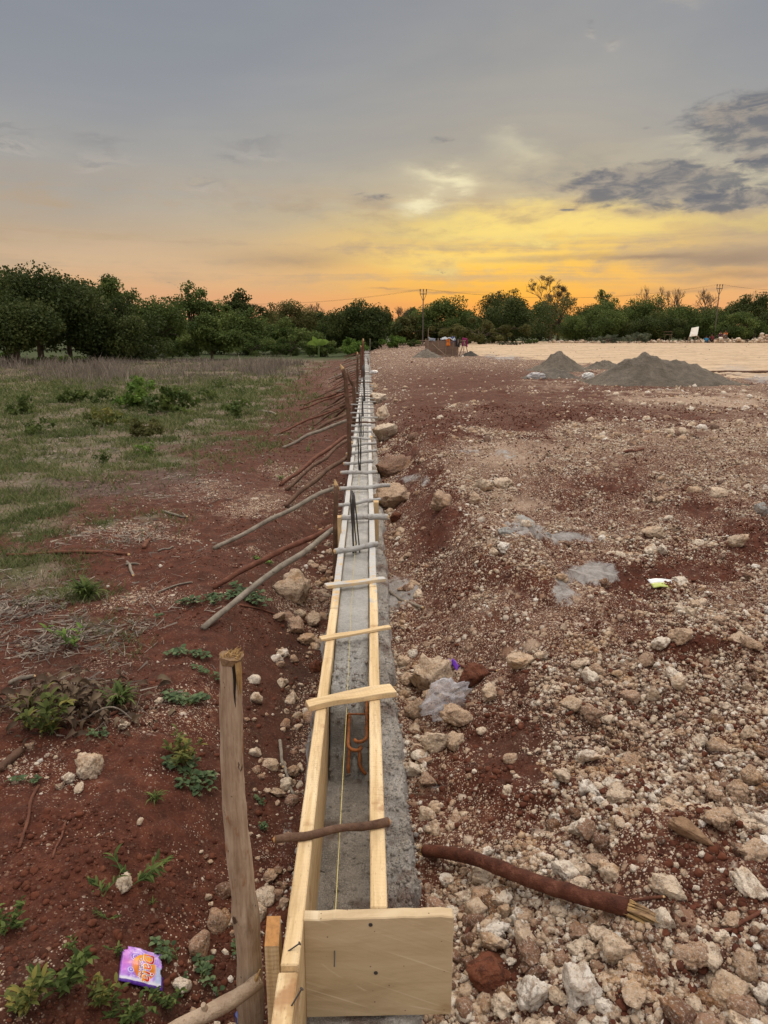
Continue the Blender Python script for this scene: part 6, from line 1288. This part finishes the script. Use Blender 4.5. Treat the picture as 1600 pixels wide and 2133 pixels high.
wire_frame()
# marker pegs along the edge of the levelled ground
for px in (1352, 1366, 1414, 1426, 1468, 1535, 1574):
    Y = 90.0; a = aty(px, 708, Y); z = hz(a[0], Y); t = MB(); t.tube([(0, 0, -.1), (.02, 0, .62)], .035, 5); o = t.build('marker_peg', POLEM); o.location = (a[0], Y, z); tag(o, 'thin marker peg on the far edge of the pale levelled ground', 'peg', 'marker pegs on the far edge')
x, y, z, s_, tn, r = [], [], [], [], [], np.random.default_rng(55)
for cx, w, n, hh in ((1450, 26, 40, .35), (1500, 34, 90, .85), (1535, 30, 60, .55), (1575, 24, 46, .45), (1595, 26, 90, 1.2), (1280, 60, 60, .2), (1380, 60, 70, .25), (1200, 60, 50, .2)):
    for _ in range(n):
        px = r.normal(cx, w * .5); Y = r.uniform(85, 90); a = aty(px, 710, Y); x.append(a[0]); y.append(Y); k = abs(r.normal(0, .4)) * hh * math.exp(-((px - cx) / w) ** 2); z.append(hz(a[0], Y) + k); s_.append(r.uniform(.08, .26)); tn.append(r.uniform(.3, .95))
stuff(merge('rubble', np.stack([x, y, z], 1), np.array(s_), np.array(tn), MEDS, r, .2), 'pale rubble ridge along the far edge of the levelled ground')
def pole(px, top, Y, label):
    a = aty(px, top, Y); z = hz(a[0], Y); h = float(a[2]) - z; t = thing('power_pole', (a[0], Y, z), label, 'power pole', 'wooden power poles')
    PM = plain("grey_pole", (0.13, 0.115, 0.10)); mb = MB(); mb.tube([(0, 0, -.3), (0, 0, h * .5), (0, 0, h - .46)], [.075, .062, .05], 9); mb.build('pole', PM, t)
    mb = MB(); mb.box((0, 0, h - .5), (.72, .08, .08)); mb.build('crossarm', PM, t)
    for sx in (-1, 1): mb = MB(); mb.tube([(sx * .05, 0, h - 1.15), (sx * .32, 0, h - .53)], .025, 6); mb.build('brace', PM, t)
    for sx in (-.33, 0, .33): mb = MB(); mb.tube([(sx, 0, h - .46), (sx, 0, h - .25), (sx, 0, h - .2), (sx, 0, h)], [.03, .03, .06, .05], 8); mb.build('insulator', plain("brown_insulator", (0.10, 0.07, 0.06), .4), t)
    return [Vector((float(a[0]) + sx, Y, z + h)) for sx in (-.33, 0, .33)]
A = pole(882, 602, 79, 'power pole just right of the formwork end, before orange sky'); B = pole(1500, 592, 88.5, 'power pole at the far right, above the seated people')
Lf = [Vector(aty(150, 600, 82).tolist()) + Vector((0, sx, 0)) for sx in (-.7, 0, .7)]; Rt = [Vector(aty(1760, 596, 92).tolist()) + Vector((0, sx, 0)) for sx in (-.7, 0, .7)]
WIREM = plain("dark_wire", (0.05, 0.05, 0.05))
for P, Q, sg, lb in ((Lf, A, 1.6, 'thin sagging power line from the near pole off to the left trees'), (A, B, 1.2, 'thin sagging power line between the two power poles'), (B, Rt, .6, 'thin power line from the far pole out of the picture')):
    for a, b_ in zip(P, Q): mb = MB(); mb.tube([a.lerp(b_, i / 24) - a - Vector((0, 0, sg * 4 * (i / 24) * (1 - i / 24))) for i in range(25)], .004, 4); o = mb.build('power_line', WIREM); o.location = a; tag(o, lb, 'power line', 'power lines')

# seated workers far off at the right
SKIN = plain("brown_skin", (0.20, 0.10, 0.06), .7, 0, .1); HAIR = plain("black_hair", (0.012, 0.01, 0.01), .7)
def skin_mesh(name, verts, edges, radii, m, parent, root=0):
    me = bpy.data.meshes.new(name); me.from_pydata(verts, edges, []); o = bpy.data.objects.new(name, me); COL.objects.link(o); md = o.modifiers.new('skin', 'SKIN'); md.use_smooth_shade = True
    for v, r_ in zip(me.skin_vertices[0].data, radii): v.radius = (r_, r_)
    me.skin_vertices[0].data[root].use_root = True; o.modifiers.new('smooth', 'SUBSURF').levels = 1; o.modifiers['smooth'].render_levels = 1
    dg = bpy.context.evaluated_depsgraph_get(); new = bpy.data.meshes.new_from_object(o.evaluated_get(dg)); o.modifiers.clear(); o.data = new; new.materials.clear(); new.materials.append(m); new.polygons.foreach_set('use_smooth', np.ones(len(new.polygons), bool))
    if parent: o.parent = parent
    return o
def person(px, py, rz, shirt, trousers, label, up=0.0):
    Y = 86.0; a = aty(px, 708, Y); z = hz(a[0], Y) + up; t = thing('person', (a[0], Y, z), label, 'person', 'workers resting on the rubble at the far right', rz)
    hip = (0, 0, .16); ch = (0, .06, .52); nk = (0, .09, .68); hd = (0, .12, .84); V = [hip, (0, .02, .34), ch, nk, hd, (0, .13, .93)]; E = [(0, 1), (1, 2), (2, 3), (3, 4), (4, 5)]; Rr = [.15, .14, .155, .06, .095, .085]
    for s in (-1, 1):
        b = len(V); V += [(s * .18, .07, .60), (s * .26, .22, .38), (s * .12, .42, .42), (s * .09, .48, .40)]; E += [(2, b), (b, b + 1), (b + 1, b + 2), (b + 2, b + 3)]; Rr += [.06, .045, .036, .04]
        b = len(V); V += [(s * .10, .08, .15), (s * .16, .46, .46), (s * .15, .52, .08), (s * .16, .66, .04)]; E += [(0, b), (b, b + 1), (b + 1, b + 2), (b + 2, b + 3)]; Rr += [.10, .075, .05, .04]
    body = skin_mesh('body', V, E, Rr, SKIN, t)
    V2 = [(0, 0, .20), (0, .02, .34), ch, (0, .085, .63)]; E2 = [(0, 1), (1, 2), (2, 3)]; R2 = [.165, .165, .18, .10]
    for s in (-1, 1): b = len(V2); V2 += [(s * .19, .075, .59), (s * .245, .18, .44)]; E2 += [(2, b), (b, b + 1)]; R2 += [.08, .07]
    skin_mesh('shirt', V2, E2, R2, fabric(shirt[0], shirt[1]), t)
    V3 = [(0, 0, .15)]; E3 = []; R3 = [.165]
    for s in (-1, 1): b = len(V3); V3 += [(s * .10, .09, .15), (s * .16, .455, .46), (s * .15, .51, .16)]; E3 += [(0, b), (b, b + 1), (b + 1, b + 2)]; R3 += [.115, .09, .068]
    skin_mesh('trousers', V3, E3, R3, fabric(*trousers), t)
    skin_mesh('hair', [(0, .10, .90), (0, .11, .97), (0, .05, .86)], [(0, 1), (0, 2)], [.10, .07, .07], HAIR, t)
person(1471, 707, -.5, ('blue_shirt', (0.03, 0.22, 0.42)), ('dark_blue_trousers', (0.03, 0.05, 0.10)), 'person in bright blue shirt sitting on the ground left of the rubble', -.1)
person(1484, 706, .4, ('maroon_shirt', (0.17, 0.03, 0.04)), ('dark_trousers', (0.04, 0.03, 0.03)), 'person in maroon shirt seated right beside the one in blue', .12)
person(1500, 705, 2.6, ('dark_plum_shirt', (0.10, 0.03, 0.05)), ('brown_trousers', (0.06, 0.04, 0.03)), 'person in dark plum shirt seated in the middle of the resting workers', .38)
person(1511, 705, 2.2, ('orange_shirt', (0.55, 0.15, 0.04)), ('grey_trousers', (0.12, 0.11, 0.11)), 'person in orange shirt seated rightmost on top of the rubble', .50)

# ------------------------------------------------------------------ litter
def film(name, col, alpha=.5, rough=.25):
    g = material(name); n = g.noise(g.pos(), 26, 3, .6, 1.0); setp(g, Base_Color=col, Roughness=rough, Normal=g.bump(n, .4, .004)); g.b.inputs['Specular IOR Level'].default_value = .6
    tr = g.n.new('ShaderNodeBsdfTransparent'); tl = g.node('ShaderNodeBsdfTranslucent', Color=col); mx = g.n.new('ShaderNodeMixShader'); mx.inputs[0].default_value = .35; m2 = g.n.new('ShaderNodeMixShader')
    g.l.new(g.b.outputs[0], mx.inputs[1]); g.l.new(tl.outputs[0], mx.inputs[2]); lw = g.n.new('ShaderNodeLayerWeight'); lw.inputs[0].default_value = .35; f = g.math('ADD', alpha, g.mul(lw.outputs['Facing'], .55), None, True); g.l.new(f, m2.inputs[0]); g.l.new(tr.outputs[0], m2.inputs[1]); g.l.new(mx.outputs[0], m2.inputs[2]); g.l.new(m2.outputs[0], g.n['Material Output'].inputs[0]); return g.m
def crumple(name, p, size, m, label, cat, seed, amp=.45, rot=0.0, sub=5, sharp=1.4):
    V, Fc = ico(sub); o = Vector((seed * 3.1, seed * 7.7, 1.3)); W = []
    for v in V:
        q = Vector(v); k = 1 - amp * abs(mnoise.noise(q * sharp + o)) * 1.5 - amp * .42 * abs(mnoise.noise(q * sharp * 2.4 + o)) - amp * .10 * abs(mnoise.noise(q * sharp * 5 + o)); W.append([q.x * k * size[0] / 2, q.y * k * size[1] / 2, (q.z * k + .3) * size[2] / 2])
    ob = link(name, npmesh(name, W, Fc, None, True), m); ob.location = p; ob.rotation_euler = (0, 0, rot); return tag(ob, label, cat)
p = ground(930, 1490); s = ppm(p); p.z += .015
crumple('plastic_bag', p + Vector((0, .03, .02)), (150 * s, 84 * s, 92 * s), film("clear_film", (0.66, 0.67, 0.73), .22), 'crumpled clear plastic bag among rocks beside the footing', 'plastic bag', 3, .62, .62, 5, 1.25)
p = ground(941, 1392); cloth('plastic_scrap', 'strip of bright purple plastic behind the large tan boulder', [p + Vector((-.022, .0, .008)), p + Vector((.024, -.030, .008)), p + Vector((.034, -.016, .028)), p + Vector((-.018, .014, .040))], plain("purple_plastic", (0.20, 0.06, 0.52), .4), .012, 6, 'scrap')
p = ground(1119, 789); crumple('plastic_sack', p + Vector((0, .1, .03)), (.62, .35, .26), film("grey_white_film", (0.60, 0.60, 0.62), .85), 'whitish plastic sack lying left of the sand heaps', 'sack', 5, .4)
p = ground(1227, 790); crumple('plastic_bag', p + Vector((0, .1, .05)), (.42, .3, .24), film("white_film", (0.78, 0.80, 0.80), .95), 'small white plastic bag at the left foot of the largest sand heap', 'plastic bag', 6, .35)
p = ground(775, 800); crumple('cement_sack', Vector((.20, p.y, .33)), (.34, .5, .14), film("white_sack_film", (0.74, 0.75, 0.76), .97), 'white sack draped over a boulder beside the far formwork', 'sack', 8, .4)
p = ground(1378, 1222); s = ppm(p)
def packet():
    t = thing('drink_packet', p, 'white packet with green lower half lying on red soil at right', 'packet'); t.rotation_euler = (.25, 0, -.12); t.location.z += .012; w, h = 50 * s, 30 * s; n = 10
    def sheet(v0, v1, m, nm):
        V = []; k = n + 1
        for j in range(5):
            for i in range(k): u = i / n; v = v0 + (v1 - v0) * j / 4; V.append(((u - .5) * w * (1 - .25 * (1 - v)), (v - .4) * h, .010 * math.sin(math.pi * u) + .004 * mnoise.noise(Vector((u * 5, v * 5, 2)))))
        o = link(nm, npmesh(nm, V, np.array([(j * k + i, j * k + i + 1, (j + 1) * k + i + 1, (j + 1) * k + i) for j in range(4) for i in range(n)]), None, True), m, t); o.modifiers.new('thickness', 'SOLIDIFY').thickness = .004
    sheet(.5, 1.0, plain("white_print", (0.76, 0.80, 0.84), .35, 0, .12, 60), 'white_half'); sheet(0, .5, plain("green_print", (0.42, 0.52, 0.10), .35, 0, .6, 70, .3, (0.60, 0.62, 0.35)), 'green_half')
packet()
def bottle():
    q = Vector(aty(503, 2128, 1.50).tolist()); t = thing('plastic_bottle', q, 'clear bottle with a blue cap standing behind the tall post', 'bottle'); BL = plain("blue_cap", (0.03, 0.09, 0.42), .4)
    mb = MB(); mb.tube([(0, 0, -.14), (0, 0, -.03), (0, 0, -.005), (0, 0, .012)], [.026, .026, .013, .012], 16); mb.build('body', film("bottle_plastic", (0.45, 0.52, 0.60), .5), t, True)
    mb = MB(); mb.tube([(0, 0, .004), (0, 0, .026)], .0145, 18); mb.build('cap', BL, t)
bottle()
def sachet():
    cor = [ground(x, y) for x, y in ((236, 2046), (329, 2072), (341, 1998), (256, 1977))]; c = sum(cor, Vector()) / 4; ex = ((cor[1] - cor[0]) + (cor[2] - cor[3])) / 2; ey = ((cor[3] - cor[0]) + (cor[2] - cor[1])) / 2; w, h = ex.length, ey.length
    t = thing('detergent_sachet', c, 'torn purple detergent sachet lying among weeds at bottom left', 'sachet'); ex.normalize(); n_ = ex.cross(ey).normalized(); ey = n_.cross(ex)
    t.rotation_euler = Matrix((ex, ey, n_)).transposed().to_euler(); t.location = c + n_ * .012
    def sz(u, v): return .010 * (math.sin(math.pi * min(max(u, 0), 1)) * math.sin(math.pi * min(max(v, 0), 1))) ** .6 + .0028 * mnoise.noise(Vector((u * 4, v * 4, 1))) + .0016 * mnoise.noise(Vector((u * 10, v * 10, 7)))
    nx, ny = 44, 36; V = []; Fc = []; k = ny + 1; keep = {}
    for i in range(nx + 1):
        for j in range(ny + 1): u, v = i / nx, j / ny; V.append(((u - .5) * w, (v - .5) * h, sz(u, v)))
    for i in range(nx):
        for j in range(ny):
            u, v = (i + .5) / nx, (j + .5) / ny
            if u > .935 - .035 * math.sin(v * 17) and .36 < v < .93: continue          # torn edge on the right
            if u > .985 and v > .9: continue
            if v > .80 + .6 * u and u < .14: continue
            Fc.append((i * k + j, (i + 1) * k + j, (i + 1) * k + j + 1, i * k + j + 1))
    g = material("sachet_print"); x, y, z = g.sep(g.objco()); u, v = g.add(g.math('DIVIDE', x, w), .5), g.add(g.math('DIVIDE', y, h), .5); q = g.comb(u, v, 0); n = g.noise(q, 5, 5, .6, 1.2); n2 = g.noise(g.map(q, (1, 1, 1), (4, 2, 0)), 9, 4, .6, .8)
    col = g.ramp(n, [(.25, (0.13, 0.05, 0.50)), (.42, (0.34, 0.17, 0.72)), (.55, (0.50, 0.36, 0.80)), (.68, (0.60, 0.22, 0.62)), (.8, (0.66, 0.60, 0.85))])
    col = g.mix(g.mul(g.ss(n2, .52, .68), .7), col, (0.70, 0.68, 0.88)); col = g.mix(g.mul(g.gauss(u, .08, .13), g.ss(v, .05, .35)), col, (0.48, 0.14, 0.66))
    for a, b, rr, cc in ((.30, .68, .13, (0.20, 0.10, 0.62)), (.22, .30, .10, (0.16, 0.13, 0.60)), (.40, .28, .07, (0.22, 0.16, 0.66))):      # flower shapes
        d = g.math('SQRT', g.add(g.mul(g.sub(u, a), g.sub(u, a)), g.mul(g.sub(v, b), g.sub(v, b)))); ring = g.math('SINE', g.add(g.mul(d, 110), g.mul(n, 9))); col = g.mix(g.mul(g.ss(d, rr, rr * .6), g.ss(ring, -.2, .6)), col, (*cc, 1)); col = g.mix(g.mul(g.ss(d, rr, rr * .6), g.mul(g.ss(ring, .1, -.8), .7)), col, (0.62, 0.60, 0.86, 1))
    d = g.math('SQRT', g.add(g.mul(g.sub(u, .52), g.sub(u, .52)), g.mul(g.mul(g.sub(v, .46), g.sub(v, .46)), .7))); col = g.mix(g.mul(g.ss(d, .285, .27), g.ss(d, .13, .15)), col, g.mix(g.ss(v, .2, .8), (0.62, 0.16, 0.02, 1), (0.80, 0.36, 0.03, 1)))
    col = g.mix(g.mul(g.mul(g.ss(u, .74, .82), g.ss(v, .62, .5)), .8), col, (0.42, 0.56, 0.78)); col = g.mix(g.mul(g.ss(v, .17, .10), .9), col, (0.66, 0.68, 0.80)); col = g.mix(g.mul(g.gauss(u, .30, .2), g.mul(g.gauss(v, .5, .08), .6)), col, (0.66, 0.16, 0.26))
    edge = g.math('MAXIMUM', g.ss(v, .075, .055), g.math('MAXIMUM', g.ss(u, .93, .955), g.mul(g.ss(u, .03, .015), .6))); col = g.mix(edge, col, (0.075, 0.02, 0.28)); setp(g, Base_Color=col, Roughness=.32, Normal=g.bump(n2, .25, .003)); g.b.inputs['Specular IOR Level'].default_value = .5
    me = bpy.data.meshes.new('film'); me.from_pydata(V, [], Fc); me.update(); me.polygons.foreach_set('use_smooth', np.ones(len(me.polygons), bool)); o = link('film', me, g.m, t); o.modifiers.new('thickness', 'SOLIDIFY').thickness = -.0012
    def lettering(txt, size, u0, v0, m, lift, off=0.0, sx=1.0, name='lettering', sp=1.0):
        cu = bpy.data.curves.new(name, 'FONT'); cu.body = txt; cu.size = size; cu.align_x = 'CENTER'; cu.align_y = 'CENTER'; cu.offset = off; cu.fill_mode = 'FRONT'; cu.resolution_u = 6; cu.space_character = sp
        ob = bpy.data.objects.new(name, cu); COL.objects.link(ob); me = bpy.data.meshes.new_from_object(ob.evaluated_get(bpy.context.evaluated_depsgraph_get())); bpy.data.objects.remove(ob)
        bm = bmesh.new(); bm.from_mesh(me); bmesh.ops.subdivide_edges(bm, edges=[e for e in bm.edges if e.calc_length() > .006], cuts=3, use_grid_fill=True); bmesh.ops.triangulate(bm, faces=bm.faces[:]); bm.to_mesh(me); bm.free()
        for vt in me.vertices:       # reads downwards: turn a quarter clockwise
            X, Yl = vt.co.y * sx, -vt.co.x; U, Vv = u0 + X / w, v0 + Yl / h; vt.co = ((U - .5) * w, (Vv - .5) * h, sz(U, Vv) + lift)
        return link(name, me, m, t)
    NV = plain("navy_ink", (0.02, 0.02, 0.09), .35, 0, .05); WH = plain("white_ink", (0.80, 0.79, 0.82), .35, 0, .05); g = material("red_orange_ink"); x, y, z = g.sep(g.objco()); setp(g, Base_Color=g.ramp(g.add(g.math('DIVIDE', x, w), .5), [(.48, (0.80, 0.36, 0.03)), (.60, (0.62, 0.06, 0.03)), (.68, (0.50, 0.012, 0.03))]), Roughness=.35)
    S_ = h * .40
    for m, lf, of in ((NV, .0012, .0034), (WH, .0017, .0021), (g.m, .0022, .0006)): lettering('Daia', S_, .60, .46, m, lf, of, 1.05, 'lettering', 1.06)
    for m, lf, of in ((plain("purple_ink", (0.20, 0.05, 0.45)), .0012, .0012), (WH, .0017, .0002)): lettering('+Softener', h * .135, .425, .41, m, lf, of, 1.0, 'lettering', 1.05)
sachet()
